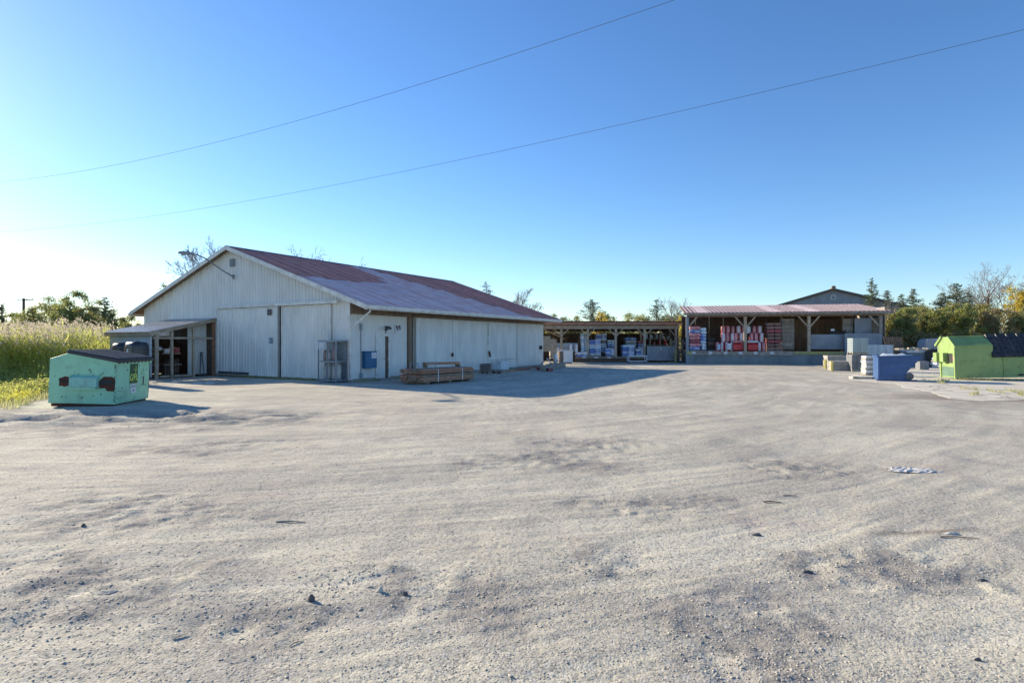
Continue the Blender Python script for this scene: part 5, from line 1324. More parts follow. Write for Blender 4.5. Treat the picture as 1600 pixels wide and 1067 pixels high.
# ivory small bag tower left of the hopper
bt = gp(1363, 587); bag_stack((bt.x, bt.y + .4, .035), .42, .7, 1.0, 8, ['block_pale', 'bag_white'], 'ivory bags piled against the left side of the hopper', None, R(-12), nb=1, pallet=False)
pblock(1426, 1461, 573.5, .95, 6, 5, 'block_grey', 'long grey block stack right of the blue hopper', 1.0, back=.3)
k = MB(); k.box((0, 0, .12), (1.75, 1.1, .24)); p = gp(1443, 573.5)
o = simple('tarp_cover', k, 'wrap_white', 'pale blue tarpaulin over the long grey block stack', 'tarpaulin', (p.x + .15, p.y + .9, .96), R(-12), bevel=.09)
k = MB(); k.box((0, 0, .25), (.55, .5, .5)); simple('concrete_cube', k, 'block_grey', 'small dark concrete cube before the long grey stack', 'block', gpad(1444.5, 578) + Vector((0, .2, 0)), -.1, bevel=.015)
for i, (px, py, s) in enumerate(((1428, 557, .3), (1449, 559.5, .35), (1457, 557, .25))):
    k = MB(); rr = random.Random(50 + i)
    for j in range(5): k.box((rr.uniform(-.4, .4), rr.uniform(-.3, .3), .05 + rr.random() * .14), (s, s * .7, .1), rr.uniform(0, 3))
    p = at(px, 35.5, py + 2); simple('paver_heap', k, 'block_pale', ['loose pavers heaped on the tarp edge beside the hopper chute', 'biggest loose paver heap on top of the long stack', 'loose pavers at the right end of the long stack'][i], 'pavers', (p.x, p.y + 1.2, 1.18), 0, 'loose pavers on the long stack')
# white sacks near lime container
rr = random.Random(71)
for i in range(7):
    mb = pillow_layer(.62, .5, .17, 1, rr); p = gp(1466 + (i % 2) * 7, 575); 
    o = mb.build('cement_sack', ['bag_white', 'block_pale', 'bag_white'][i % 3], None, bevel=.03, loc=(p.x + rr.uniform(-.1, .1), p.y + rr.uniform(0, .2), .035 + (i // 2) * .165), rz=rr.uniform(-.4, .4))
    tag(o, ['bottom left', 'bottom right', 'second left', 'second right', 'third left', 'third right', 'topmost'][i] + ' white sack of the heap beside the lime container', 'sack', 'white sacks by the lime container')
# concrete strip blocks/pale plank before hopper
k = MB(); k.box((0, 0, .04), (1.2, .35, .08)); simple('pale_plank', k, 'slab', 'flat pale concrete slab lying left of the hopper', 'slab', gpad(1349, 592), R(-3), bevel=.01)
# wooden stakes left of blocks
for i, (px, py) in enumerate(((1288.5, 576), (1291, 576.5), (1294.5, 577), (1299, 579), (1301.5, 581))):
    p = gp(px, py); k = MB(); k.box((0, 0, .3), (.07, .07, .6), .3); 
    simple('stake', k, 'yellow_paint', ['leftmost', 'second', 'middle', 'fourth', 'rightmost'][i] + ' yellowish timber stake left of the kerb blocks', 'stake', (p.x, p.y, 0), i, 'timber stakes by the kerb blocks')
# picket fence panel leaning behind
pf = at(1384, 43); PF = thing('picket_panel', 'brown wooden picket panel leaning among pallets by the hedge', 'fence panel', (pf.x, pf.y, 0), R(-8))
for i in range(9):
    k = MB(); k.bar((i * .15 + .3, 0, .1), (i * .15 - .05, .25, 2.15), .10, .025); k.build('picket', 'warm_wood', PF)
for z in (.6, 1.6): k = MB(); k.bar((.25 - z * .15, .08 + z * .1, z), (1.55 - z * .15, .08 + z * .1, z), .03, .09); k.build('rail', 'old_wood', PF)
# low dark wall/scrap trailer behind lime container
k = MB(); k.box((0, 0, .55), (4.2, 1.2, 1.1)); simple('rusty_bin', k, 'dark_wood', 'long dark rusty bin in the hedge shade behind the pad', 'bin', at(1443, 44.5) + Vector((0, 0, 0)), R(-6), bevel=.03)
tl = at(1470, 40); TL = thing('covered_trailer', 'small trailer with a pale grey cover left of the lime container', 'trailer', (tl.x, tl.y, 0), R(-10))
k = MB(); prof = [(-.95, 1.25), (-1.0, 1.7), (-.85, 1.95), (.0, 2.02), (.9, 1.95), (1.0, 1.3)]; k.prism(prof, 0, 1.1); k.build('cover', 'panel_grey', TL, bevel=.04)
k = MB(); k.bx(-.9, .95, .05, 1.05, .5, 1.24); k.build('box', 'dark', TL)
for x in (-.5, .5): k = MB(); k.lathe([(.1, -.06), (.28, -.06), (.28, .06), (.1, .06)], n=14); o = k.build('wheel', 'black_plastic', TL, loc=(x, -.02, .28)); o.rotation_euler = (R(90), 0, 0)
k = MB(); k.bx(.1, .6, -.03, .04, .75, 1.1); k.build('box_panel', 'panel_grey', TL)
# crate pile beside trailer
for i in range(3):
    k = MB(); k.box((0, 0, .2), (.9, .7, .38)); simple('crate', k, ['grey_metal_dark', 'dark_wood', 'block_grey'][i], ['lowest dark crate of the pile near the trailer', 'middle dark crate of the pile near the trailer', 'topmost grey crate of the pile near the trailer'][i], 'crate', gpad(1476, 572) + Vector((.1, 1.0, .4 * i - .03)), .1 * i, 'crates near the trailer', bevel=.01)

# ================================================================== SMALL THINGS ON THE YARD
def lump(px, py, w_, d, h, m, label, name, cat, seed=1, n=9, rz=0):
    rr = random.Random(seed); mb = MB(); V = [];
    for (f, z) in ((1, 0), (.85, .6), (.35, 1)):
        for i in range(n):
            a = 2 * pi * i / n; q = rr.uniform(.7, 1.15) * f; V.append((cos(a) * w_ / 2 * q, sin(a) * d / 2 * q, z * h * rr.uniform(.8, 1.1)))
    F = [tuple(range(n - 1, -1, -1)), tuple(2 * n + i for i in range(n))]
    for j in range(2):
        for i in range(n): F.append((j * n + i, j * n + (i + 1) % n, j * n + n + (i + 1) % n, j * n + n + i))
    mb.add(V, F); return simple(name, mb, m, label, cat, on(gp(px, py), -.004), rz)
lump(487, 939, .055, .05, .05, 'asphalt_bit', 'black lump of asphalt in the left foreground', 'asphalt_lump', 'stone', 3)
lump(1182, 835, .10, .05, .025, 'asphalt_bit', 'flat black stone alone on the bare yard', 'flat_stone', 'stone', 4)
lump(1487, 835, .15, .05, .02, 'bag_pale', 'white scrap at the end of the damp streak', 'white_scrap', 'litter', 5, rz=-.1)
lump(130, 822, .05, .04, .03, 'asphalt_bit', 'small dark stone at the far left of the yard', 'dark_stone', 'stone', 6)
lump(168, 923, .17, .11, .018, 'concrete', 'flat round grey disc lying in the left foreground', 'grey_disc', 'disc', 7, 14)
lump(594, 925, .06, .045, .035, 'stone', 'larger grey stone left of the gravel patch', 'grey_stone', 'stone', 8)
lump(633, 928, .05, .04, .035, 'asphalt_bit', 'dark angular stone between grey stone and gravel patch', 'angular_stone', 'stone', 9)
lump(1535, 905, .09, .03, .02, 'asphalt_bit', 'dark chip near the right edge of the yard', 'dark_chip', 'stone', 10)
lump(1527, 1030, .05, .02, .02, 'asphalt_bit', 'dark sliver in the lower right corner', 'dark_sliver', 'stone', 11)
lump(1263, 894, .10, .05, .025, 'asphalt_bit', 'dark crumbled stones left of the right gravel patch', 'crumbled_stone', 'stone', 12)
def stick(px, py, L_, a, r, m, label):
    mb = MB(); mb.tube([(-L_ / 2, 0, r), (-L_ * .1, .012, r * 1.5), (L_ / 2, -.005, r * .8)], [r, r, r * .5], 6); return simple('stick', mb, m, label, 'stick', on(gp(px, py), .003), a)
stick(1207, 785, .20, -.06, .008, 'dark_wood', 'dark straight stick on the middle right of the yard')
stick(1235, 774, .17, -.08, .005, 'old_wood', 'thin stick just behind the dark straight stick')
stick(455, 815, .30, .0, .008, 'grey_wood', 'pale bleached stick in the left middle of the yard')
stick(1500, 842, .34, -.12, .006, 'old_wood', 'thin brown twig right of the white scrap')
stick(463, 1003, .09, .9, .004, 'grey_wood', 'short twig near the bottom left of the yard')
stick(282, 990, .09, 1.1, .004, 'grey_wood', 'short pale twig in the lower left foreground')
# white plastic sheet
mb = MB(); rr = random.Random(77); nx_, ny_ = 14, 8; V = []; F = []
for j in range(ny_):
    for i in range(nx_):
        e = min(i, nx_ - 1 - i, j, ny_ - 1 - j); V.append(((i / (nx_ - 1) - .5) * .62 * (1 + .12 * sin(j)) + rr.uniform(-.02, .02), (j / (ny_ - 1) - .5) * .34 * (1 - .5 * abs(i / (nx_ - 1) - .5)) + rr.uniform(-.02, .02), rr.uniform(.0, .022) * min(1, e) + .006))
for j in range(ny_ - 1):
    for i in range(nx_ - 1): F.append((j * nx_ + i, j * nx_ + i + 1, (j + 1) * nx_ + i + 1, (j + 1) * nx_ + i))
mb.add(V, F); simple('plastic_bag', mb, 'bag_pale', 'flattened pale plastic sheet on the right of the yard', 'litter', on(gp(1427, 735), .01), -.15)

# ================================================================== WIRES AND POLES
def wire(pxpts, hz, r, label):
    # fitted at three image points, hanging height as given at those places, extended both ways as a shallow sag
    P = []
    for px, py, z in pxpts:
        Y = (z - EYE) * FPX / (533.5 - py); P.append(((px - 800) / FPX * Y, Y, z))
    a, b = Vector(P[0]), Vector(P[-1]); d = (b - a); ext = 1.6; pts = []
    m_ = Vector(P[1]); tm = (m_ - a).dot(d) / d.dot(d); lin = a + d * tm; sag = (m_.z - lin.z) / (tm * (1 - tm) * 4)
    for i in range(61):
        t = -.55 + i / 60 * 2.6; p = a + d * t; p.z += sag * 4 * t * (1 - t); pts.append(p)
    mb = MB(); mb.tube(pts, r, 5); return simple('overhead_wire', mb, 'cable', label, 'wire', (0, 0, 0), 0, 'overhead wires over the yard')
wire([(1052, 1, 8.6), (775, 95, 8.42), (170, 260, 8.6)], 0, .0048, 'upper overhead wire that leaves the frame at the top')
wire([(1600, 47, 8.6), (1050, 170, 8.35), (200, 343, 8.6)], 0, .0055, 'lower overhead wire that leaves the frame on the right')
up = at(37, 62); UP = thing('utility_pole', 'weathered wooden utility pole rising from the left tree line', 'utility pole', (up.x, up.y, 0))
zt_ = zz(466, 62); k = MB(); k.tube([(0, 0, 0), (0, 0, zt_)], [.17, .12], 8); k.build('pole', 'pole_wood', UP)
k = MB(); k.bar((-.75, 0, zt_ - .25), (1.1, 0, zt_ - .15), .1, .1); k.build('crossarm', 'pole_wood', UP)
for x in (-.6, .3, .95): k = MB(); k.lathe([(.03, 0), (.05, .05), (.03, .14)], (x, 0, zt_ - .16), 8); k.build('insulator', 'panel_grey', UP)

# ================================================================== VEGETATION
def quad_cloud(C, size, rng, asp=1.0, up=0.0):
    n = len(C); u = rng.normal(size=(n, 3)); u /= np.linalg.norm(u, axis=1, keepdims=True)
    w_ = rng.normal(size=(n, 3)); w_[:, 2] += up; v = np.cross(u, w_); v /= np.linalg.norm(v, axis=1, keepdims=True) + 1e-9
    s = (size if hasattr(size, '__len__') else np.full(n, size))[:, None]
    u = u * s * .5; v = v * s * .5 * asp
    V = np.stack([C - u, C - v, C + u, C + v], 1)
    return V.reshape(-1, 3)
def leaves_obj(name, C, size, mats, weights, rng, parent, asp=.7):
    n = len(C); V = quad_cloud(C, size, rng, asp); F = np.arange(4 * n).reshape(n, 4)
    mi = rng.choice(len(mats), n, p=weights); t = np.repeat(rng.random(n), 4)
    return link(name, arr_mesh(name, V, F, mats, mi, t), parent)
def skeleton(rng, h, spread, levels, trunk_frac=.35, n0=4, lean=0.0, up=.5, r0=.12, curl=.15, kids=(3, 5), shrink=.62):
    segs = []; tips = []
    def grow(p, d, L_, r, lv):
        n = 3 if lv < 2 else 2; q = p.copy(); dd = d.copy()
        for i in range(n):
            dd = dd + rng.normal(size=3) * curl; dd[2] += up * .12; dd /= np.linalg.norm(dd)
            q2 = q + dd * L_ / n; r2 = r * (1 - .35 * (i + 1) / n); segs.append((q, q2, r * (1 - .35 * i / n), r2, lv)); q = q2
            if lv < levels and i >= (1 if lv == 0 else 0):
                for _ in range(rng.integers(1, 3) if lv else 2):
                    a = rng.normal(size=3); a -= a.dot(dd) * dd; a /= np.linalg.norm(a) + 1e-9
                    nd = dd * rng.uniform(.45, .9) + a * spread * rng.uniform(.5, 1.1); nd[2] += up * .25; nd /= np.linalg.norm(nd)
                    grow(q.copy(), nd, L_ * shrink * rng.uniform(.75, 1.1), r2 * .62, lv + 1)
        if lv >= levels - 1: tips.append(q)
        if lv < levels:
            grow(q.copy(), dd, L_ * shrink, r * .6, lv + 1)
    grow(np.zeros(3), np.array([lean, 0, 1.0]), h * trunk_frac, r0, 0)
    return segs, tips
def seg_mesh(name, segs, m, parent, rmin=.006):
    mb = MB()
    for a, b, r1, r2, lv in segs: mb.tube([a, b], [max(r1, rmin), max(r2, rmin * .8)], 6 if lv == 0 else (4 if lv < 3 else 3), cap=False)
    return mb.build(name, m, parent, smooth=True)
def fit(segs, tips, h):
    top = max(s[1][2] for s in segs); k = h / top
    return [(a * k, b * k, r1, r2, lv) for a, b, r1, r2, lv in segs], [t * k for t in tips]
def bare_tree(px, Y, pyt, seed, label, spread=.55, levels=5, r0=.12, rmin=.010, name='bare_tree', lean=0, tw=1.0, mat_='bark_grey', group=None, trunk_frac=.32):
    rng = np.random.default_rng(seed); p = at(px, Y); h = zz(pyt, Y)
    t = thing(name, label, 'tree', (p.x, p.y, 0), 0, group)
    segs, tips = fit(*skeleton(rng, h, spread, levels, r0=r0, lean=lean, trunk_frac=trunk_frac), h)
    segs = [(a * np.array([tw, tw, 1]), b * np.array([tw, tw, 1]), r1, r2, lv) for a, b, r1, r2, lv in segs]
    seg_mesh('trunk', [s for s in segs if s[4] < 2], mat_, t, rmin); seg_mesh('twigs', [s for s in segs if s[4] >= 2], mat_, t, rmin)
    return t
def leafy_tree(px, Y, pyt, wpx, seed, label, mats, weights, nleaf=3500, ls=.16, base=.15, name='leafy_tree', dens=1.0, group=None, shape='round', trunk_m='bark', clumps=90):
    """crown = many small clumps of leaf-sized faces set on an uneven ellipsoid volume, with gaps"""
    rng = np.random.default_rng(seed); p = at(px, Y); h = zz(pyt, Y); R_ = wpx / 2 / FPX * Y
    t = thing(name, label, 'tree', (p.x, p.y, 0), 0, group)
    segs, tips = fit(*skeleton(rng, h, .6, 3, r0=.05 + h * .012), h * .93)
    mx = max(np.hypot(s[1][0], s[1][1]) for s in segs); q = min(1.3, R_ * .85 / mx); sc = np.array([q, q, 1])
    segs = [(a * sc, b * sc, r1, r2, lv) for a, b, r1, r2, lv in segs]
    seg_mesh('trunk', segs, trunk_m, t, .012)
    cz = h * (base + 1) / 2; hz = h * (1 - base) / 2
    C = []
    tt = np.array([s_[1] for s_ in segs if s_[4] >= 2])
    for c in range(clumps):
        if rng.random() < .45 and len(tt): c0 = tt[rng.integers(len(tt))]
        else:
            a = rng.uniform(0, 2 * pi); zf = rng.uniform(-1, 1)
            rr_ = (math.sqrt(max(0, 1 - zf * zf)) if shape == 'round' else (1 - (zf + 1) / 2) ** .8 + .12) * rng.uniform(.45, 1.0) ** .6
            c0 = np.array([cos(a) * R_ * rr_, sin(a) * R_ * rr_, cz + zf * hz * .92])
        cs = rng.uniform(.12, .27) * max(R_, h * .22)
        m_ = int(nleaf / clumps * rng.uniform(.6, 1.4)); C.append(c0 + rng.normal(size=(m_, 3)) * cs * np.array([1, 1, .75]) * .62)
    C = np.concatenate(C); C[:, 2] = np.clip(C[:, 2], .05, None)
    leaves_obj('crown', C, ls * rng.uniform(.6, 1.3, len(C)), mats, weights, rng, t); return t
def conifer(px, Y, pyt, wpx, seed, label, m='needle', pybase=None, name='spruce_tree', sparse=1.0, group=None, tilt=.0, ls=.13, irregular=.25):
    rng = np.random.default_rng(seed); p = at(px, Y); h = zz(pyt, Y); R_ = wpx / 2 / FPX * Y
    t = thing(name, label, 'tree', (p.x, p.y, 0), 0, group)
    mb = MB(); mb.tube([(0, 0, 0), (tilt * h * .5, 0, h * .5), (tilt * h, 0, h * .985)], [.03 + h * .012, .02 + h * .007, .01], 6); mb.build('trunk', 'bark', t, smooth=True)
    C = []; br = MB(); z = h * .08
    while z < h * .98:
        f = 1 - z / h; L0 = R_ * 1.15 * (f ** .62) + .06; nb_ = int(5 + 2 * rng.random())
        for i in range(nb_):
            if rng.random() > .93 * sparse + .0: continue
            a = rng.uniform(0, 2 * pi); L_ = L0 * rng.uniform(1 - irregular * 1.6, 1 + irregular); dz = rng.uniform(.0, .35) * L_ if f < .5 else rng.uniform(-.25, .15) * L_
            b0 = np.array([tilt * z, 0, z]); e = b0 + np.array([cos(a) * L_, sin(a) * L_, dz]); br.tube([b0, e], [.018, .006], 3, cap=False)
            n = max(6, int(L_ / .032)); s = rng.random(n) ** .7; pts = b0 + (e - b0) * s[:, None]; wd = (.10 + .14 * L_) * (1 - s * .55)
            C.append(pts + rng.normal(size=(n, 3)) * wd[:, None] * np.array([.55, .55, .28]))
        z += max(.07, h * .018) * rng.uniform(.7, 1.3)
    br.build('branches', 'bark', t)
    C = np.concatenate(C); leaves_obj('crown', C, ls * rng.uniform(.6, 1.3, len(C)), [m], [1.0], rng, t, asp=.45); return t

GRN = (['leaf_green', 'leaf_olive', 'leaf_lime'], [.62, .28, .10])
OLV = (['leaf_olive', 'leaf_green', 'leaf_brown', 'leaf_lime'], [.40, .30, .15, .15])
YEL = (['leaf_yellow', 'leaf_lime'], [.8, .2])
BRN = (['leaf_brown', 'leaf_olive', 'leaf_green'], [.5, .3, .2])
# left tree line
leafy_tree(84, 58, 462, 62, 1, 'half bare broadleaf tree left of centre in the left tree line', *GRN, nleaf=6500, ls=.13, base=.1)
leafy_tree(122, 57, 453, 60, 2, 'tallest dark broadleaf tree of the left tree line', *GRN, nleaf=9000, ls=.13, base=.05)
leafy_tree(148, 60, 466, 46, 3, 'rounded green tree right of the tallest left one', *GRN, nleaf=8000, ls=.13, base=.05)
leafy_tree(66, 56, 474, 60, 101, 'bushy low tree filling the line right of the short left conifer', *OLV, nleaf=7000, ls=.13, base=0)
leafy_tree(104, 55, 470, 64, 102, 'wide low tree in front of the tallest left broadleaf', *GRN, nleaf=8000, ls=.13, base=0)
leafy_tree(140, 54, 478, 54, 103, 'olive bush at the foot of the rounded left tree', *OLV, nleaf=7000, ls=.13, base=0)
leafy_tree(38, 55, 486, 50, 104, 'low bush at the foot of the utility pole', *GRN, nleaf=5000, ls=.13, base=0)
conifer(164, 56, 462, 44, 4, 'ragged dark conifer near the warehouse in the left tree line', irregular=.5)
leafy_tree(178, 60, 482, 40, 5, 'low dark shrub at the right end of the left tree line', *GRN, nleaf=6500, ls=.14, base=0)
conifer(3, 50, 473, 30, 6, 'dark conifer cut by the left edge of the frame', irregular=.5)
leafy_tree(20, 60, 488, 46, 7, 'low dark tree beside the utility pole, left', *GRN, nleaf=6500, ls=.13, base=0)
conifer(52, 58, 480, 34, 8, 'short conifer just right of the utility pole', m='needle_blue', irregular=.5)
leafy_tree(-30, 55, 470, 70, 9, 'dark green tree outside the left frame edge', *GRN, nleaf=6500, ls=.14, base=0)
leafy_tree(205, 66, 490, 46, 10, 'pale green low tree seen under the left eave', *OLV, nleaf=6500, ls=.14, base=0)
leafy_tree(258, 58, 442, 26, 11, 'small leafy treetop peeking over the left roof slope', *GRN, nleaf=1200, ls=.16, base=.5)
bare_tree(300, 62, 372, 12, 'leafless tree behind the yard lamp, left of the ridge', .55, 5, .16, .014)
bare_tree(338, 64, 374, 13, 'second leafless tree just left of the gable peak', .5, 5, .15, .014)
bare_tree(505, 60, 384, 14, 'leafless treetop above the red roof near the ridge', .75, 5, .16, .014)
conifer(760, 70, 438, 44, 15, 'lone spruce tip poking above the far roof slope', irregular=.5, sparse=.8)
bare_tree(801, 72, 449, 16, 'small leafless tree right of the lone spruce tip', .5, 5, .12, .014)
# behind open shed
sp = [(835, 492, 46), (862, 489, 40), (885, 494, 40), (900, 492, 36), (948, 491, 46), (985, 488, 44), (1005, 490, 42), (1041, 491, 46), (1058, 487, 34)]
lb_ = ['hidden low tree behind the warehouse far corner', 'low green treetop just right of the warehouse roof end', 'low treetop left of the wide pine', 'small treetop touching the wide pine on its left', 'dark treetop behind the yellow tree', 'round green treetop midway above the open shed', 'second green treetop left of the slim spruce', 'green treetop right of the slim spruce', 'pale treetop under the leafless shrub by the dock']
for i, (px, py, w_) in enumerate(sp): leafy_tree(px, 66 + (i % 3) * 2, py, w_, 30 + i, lb_[i], *(GRN if i % 3 else OLV), nleaf=5000, ls=.14, base=0, group='trees behind the open shed')
conifer(926, 63, 466, 62, 40, 'wide dark pine above the open shed roof', irregular=.55, name='pine_tree')
leafy_tree(938, 60, 486, 38, 41, 'bright yellow autumn tree above the open shed roof', *YEL, nleaf=2200, ls=.18, base=0)
conifer(1026, 64, 466, 46, 42, 'slim spruce above the right half of the open shed', irregular=.5, sparse=.7)
bare_tree(1062, 62, 464, 43, 'leafless shrub left of the dock shed roof corner', .5, 4, .08, .012)
leafy_tree(1063, 58, 494, 22, 44, 'yellow green bush in the gap between the sheds', ['leaf_lime', 'leaf_yellow', 'leaf_brown'], [.5, .3, .2], nleaf=1500, ls=.14, base=0)
# right hedge
conifer(1362, 58, 433, 44, 50, 'tallest slim spruce right of the gable building', m='needle', irregular=.3)
conifer(1387, 60, 452, 36, 51, 'slim spruce second right of the gable building', m='needle_blue', irregular=.3)
conifer(1409, 56, 458, 40, 52, 'dark spruce left of its taller neighbour above the hedge', irregular=.4)
conifer(1427, 55, 450, 50, 53, 'pointed dark spruce above the left part of the hedge', irregular=.35)
conifer(1472, 54, 456, 50, 54, 'broad spruce left of the tallest hedge spruce', irregular=.35)
conifer(1495, 53, 439, 60, 55, 'tallest dark spruce above the hedge centre', irregular=.35)
conifer(1514, 55, 455, 40, 56, 'small spruce on the right shoulder of the tallest hedge spruce', irregular=.4)
hx = [(1392, 487, 44, 'OLV'), (1418, 478, 46, 'GRN'), (1443, 478, 46, 'OLV'), (1466, 474, 44, 'GRN'), (1488, 470, 46, 'OLV'), (1512, 472, 44, 'GRN'), (1534, 473, 46, 'OLV'), (1556, 480, 48, 'BRN'), (1582, 482, 50, 'BRN'), (1608, 478, 50, 'OLV'), (1640, 476, 60, 'GRN'), (1690, 474, 80, 'OLV')]
lh = ['hedge tree at the left end beside the dock shed', 'dark green hedge tree left of the blue hopper line', 'olive hedge tree above the blue hopper', 'green hedge tree above the covered trailer', 'olive hedge tree below the tallest hedge spruce', 'green hedge tree over the left end of the lime container', 'olive hedge tree over the middle of the lime container', 'brownish bush behind the lime container lid', 'brown bush below the yellow tree', 'olive tree cut by the right frame edge', 'green tree just outside the right frame edge', 'olive tree far outside the right frame edge']
for i, (px, py, w_, kd) in enumerate(hx):
    mm = {'OLV': OLV, 'GRN': GRN, 'BRN': BRN}[kd]; leafy_tree(px, 49 - (i % 2) * 1.5, py, w_, 60 + i, lh[i], *mm, nleaf=11000, ls=.115, base=0, group='trees of the right hedge', clumps=110)
lowb = [(1400, 510), (1430, 512), (1460, 515), (1490, 515), (1520, 512), (1550, 512), (1580, 510), (1610, 510)]
for i, (px, py) in enumerate(lowb): leafy_tree(px, 46.5, py + 6, 40, 80 + i, '%s dark undergrowth bush from the left below the hedge' % ordn[i], *BRN, nleaf=4500, ls=.11, base=0, group='undergrowth bushes of the right hedge', name='undergrowth_bush')
leafy_tree(1584, 52, 444, 42, 90, 'bright yellow maple above the right hedge', *YEL, nleaf=3200, ls=.17, base=.3)
leafy_tree(1549, 54, 449, 24, 91, 'thin purple-brown tree left of the yellow maple', ['leaf_purple', 'leaf_brown'], [.7, .3], nleaf=700, ls=.15, base=.4)
bare_tree(1568, 55, 404, 192, 'large spreading leafless tree above the right hedge', .85, 5, .14, .009, tw=1.1)
bare_tree(1602, 53, 408, 93, 'leafless tree at the right frame edge', .6, 5, .16, .013)
bare_tree(1522, 56, 440, 94, 'thin leafless tree right of the hedge spruces', .5, 4, .08, .011)
bare_tree(1384, 50, 468, 95, 'pale leafless sapling at the dock shed right corner', .5, 4, .06, .011, tw=.7)
# far woodland mass closing the horizon
rng = np.random.default_rng(5); C = []
for i in range(900):
    a = rng.uniform(-75, 75); r_ = rng.uniform(150, 190); c0 = np.array([r_ * sin(R(a)), r_ * cos(R(a)), rng.uniform(.5, 4.6)])
    C.append(c0 + rng.normal(size=(38, 3)) * np.array([2.2, 2.2, .9]))
C = np.concatenate(C); C[:, 2] = np.clip(C[:, 2], .1, 6.0)
o = leaves_obj('far_woodland', C, 1.1 * rng.uniform(.6, 1.3, len(C)), ['leaf_green', 'leaf_olive', 'leaf_brown'], [.5, .3, .2], rng, None); tag(o, 'low far woodland closing the horizon', None, None, 'stuff')

# ---- reed bed and weeds (left)
def blade_set(P, L_, wd, lean, rng, seg=2, droop=.5):
    """n blades from base points P; returns V,F"""
    n = len(P); a = rng.uniform(0, 2 * pi, n); d = np.stack([np.cos(a), np.sin(a)], 1); ln = lean * rng.uniform(.3, 1.2, n)
    side = np.stack([-d[:, 1], d[:, 0], np.zeros(n)], 1) * (wd / 2)[:, None] if hasattr(wd, '__len__') else np.stack([-d[:, 1], d[:, 0], np.zeros(n)], 1) * wd / 2
    V = []
    for j in range(seg + 1):
        t = j / seg; hz = L_ * ln * t ** 1.6; z = L_ * (t - droop * ln * t ** 2.2 * .6)
        c = P + np.stack([d[:, 0] * hz, d[:, 1] * hz, z], 1); k = 1 - t * .85; V += [c - side * k, c + side * k]
    V = np.stack(V, 1); base = (np.arange(n) * (2 * (seg + 1)))[:, None]
    F = np.concatenate([base + np.array([2 * j, 2 * j + 1, 2 * j + 3, 2 * j + 2]) for j in range(seg)], 0)
    return V.reshape(-1, 3), F
def merge(parts):
    Vs, Fs, Ms, Ts = [], [], [], []; off = 0
    for V, F, mi, tint in parts:
        Vs.append(V); Fs.append(F + off); Ms.append(np.full(len(F), mi) if np.isscalar(mi) else mi); Ts.append(tint); off += len(V)
    return np.concatenate(Vs), np.concatenate(Fs), np.concatenate(Ms), np.concatenate(Ts)
rng = np.random.default_rng(11)
def reed_points(n):
    out = []
    while len(out) < n:
        y = 23.5 + 34 * rng.random() ** 1.6; x = -rng.uniform(.70, 1.15) * y
        x_lim = -17.5 - .35 * (y - 20) if y < 34 else -21.5 - .1 * (y - 34)
        if x > x_lim: continue
        out.append((x, y, 0))
    return np.array(out)
P = reed_points(7500); h = rng.uniform(1.9, 3.0, len(P)) * (1 + .18 * (fbm(P[:, 0], P[:, 1], .3, 2, 3.) - .5))
h *= np.where(P[:, 1] < 26, .88, 1.0)
parts = []
V, F = blade_set(P, h * .93, .018, .12, rng, 2, .2); parts.append((V, F, 1, rng.random(len(V))))
for q in range(6):                                     # leaves up the stem
    B = P.copy(); B[:, 2] = h * rng.uniform(.15, .85, len(P)); B[:, :2] += rng.normal(size=(len(P), 2)) * .05
    V, F = blade_set(B, h * .0 + rng.uniform(.35, .6, len(P)), .045, 1.0, rng, 2, .8); parts.append((V, F, 1, np.repeat(rng.random(len(P)), 6)))
C = np.concatenate([P + np.stack([rng.normal(size=len(P)) * .06 + .08, rng.normal(size=len(P)) * .06, h * .95 + rng.uniform(-.22, .16, len(P))], 1) for _ in range(4)])
V = quad_cloud(C, rng.uniform(.08, .17, len(C)), rng, .4); parts.append((V, np.arange(len(V)).reshape(-1, 4), 0, np.repeat(rng.random(len(C)), 4)))
V, F, mi, ti = merge(parts)
o = link('reed_bed', arr_mesh('reed_bed', V, F, ['reed_plume', 'reed_leaf'], mi, ti)); tag(o, 'tall reeds with tan plumes filling the left field', None, None, 'stuff')
# goldenrod / weeds in front
def weed_points(n):
    out = []
    while len(out) < n:
        y = 16.2 + 13.3 * rng.random() ** .75; x = rng.uniform(-33, -13.8)
        if x > -14.3 - .58 * (y - 16.5): continue
        out.append((x, y, 0))
    return np.array(out)
P = weed_points(6500); h = .16 + .35 * sstep(17, 21, P[:, 1]) * vnoise(P[:, 0], P[:, 1], .9, 3.) + 1.3 * sstep(21.5, 26, P[:, 1] + rng.normal(size=len(P)) * .8); h *= rng.uniform(.7, 1.25, len(P))
clump = fbm(P[:, 0], P[:, 1], .7, 2, 50.)
parts = []
V, F = blade_set(P, h, .02, .25, rng, 2, .3); parts.append((V, F, 1, rng.random(len(V))))
C = []; mi = []
for q in range(32):
    zf = rng.random(len(P)) ** .7; C.append(P + np.stack([rng.normal(size=len(P)) * .13, rng.normal(size=len(P)) * .13, h * zf], 1))
    mi.append(np.where((clump > .44) & (zf > .3), 0, np.where(rng.random(len(P)) < .20, 2, 1)))
C = np.concatenate(C); mi = np.concatenate(mi); V = quad_cloud(C, rng.uniform(.035, .10, len(C)), rng, .4)
parts.append((V, np.arange(len(V)).reshape(-1, 4), mi, np.repeat(rng.random(len(C)), 4)))
V, F, mi, ti = merge(parts)
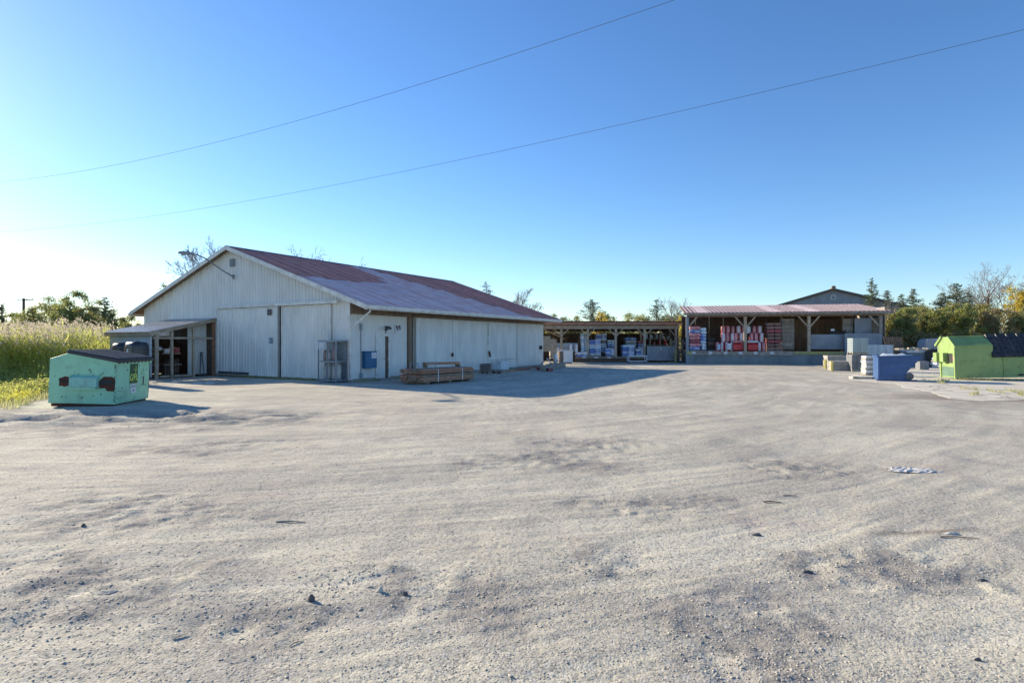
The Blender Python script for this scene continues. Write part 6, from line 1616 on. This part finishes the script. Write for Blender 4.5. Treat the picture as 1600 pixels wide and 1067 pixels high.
o = link('weed_patch', arr_mesh('weed_patch', V, F, ['leaf_lime', 'reed_leaf', 'leaf_brown'], mi, ti)); tag(o, 'yellow green weeds growing before the reeds', None, None, 'stuff')
# short grass
def grass_pts(n):
    x = rng.uniform(-26, -10.5, n * 3); y = rng.uniform(14.3, 24, n * 3); k = (turf_mask(x, y) > .45) & (rng.random(n * 3) < .35 + .65 * sstep(.4, .55, fbm(x, y, 1.5, 3, 6.))); return np.stack([x[k], y[k], hgt(x[k], y[k])], 1)[:n]
P = grass_pts(22000); V, F = blade_set(P, rng.uniform(.06, .26, len(P)), .014, .7, rng, 2, .5)
# weeds along foundations and pad cracks
extra = []
for i in range(2600):
    if rng.random() < .5: q = Mw @ Vector((-.12 - abs(rng.normal()) * .12, rng.choice([rng.uniform(1.8, 7.3), rng.uniform(3, 7.2), rng.uniform(0, 9)]), 0))
    elif rng.random() < .6: q = Mw @ Vector((rng.choice([rng.uniform(0, 3.5), rng.uniform(0, 18)]), -.12 - abs(rng.normal()) * .12, 0))
    else: p = gp(rng.uniform(1440, 1600), rng.choice([586, 594.5, 595]) + rng.normal() * .6); q = Vector((p.x, p.y, .03))
    extra.append((q.x, q.y, q.z))
for (a, b, c, d) in ((1500, 607, 1530, 611), (1540, 611, 1570, 616), (1515, 618, 1530, 617), (1570, 612, 1600, 614), (1464, 598, 1476, 600), (1470, 596, 1484, 598), (1590, 618, 1600, 619)):
    for i in range(120):
        t = rng.random(); p = gp(a + (c - a) * t, b + (d - b) * t + rng.normal() * .35); extra.append((p.x, p.y, .03))
E = np.array(extra); V2, F2 = blade_set(E, rng.uniform(.04, .16, len(E)), .012, .6, rng, 2, .5)
V, F, mi, ti = merge([(V, F, 0, np.repeat(rng.random(len(P)), 6)), (V2, F2, 0, np.repeat(rng.random(len(E)), 6))])
o = link('grass', arr_mesh('grass', V, F, ['grass'], mi, ti)); tag(o, 'short rough grass at the yard edge and in cracks', None, None, 'stuff')
print('objects', len(bpy.data.objects), 'polys', sum(len(m.polygons) for m in bpy.data.meshes))
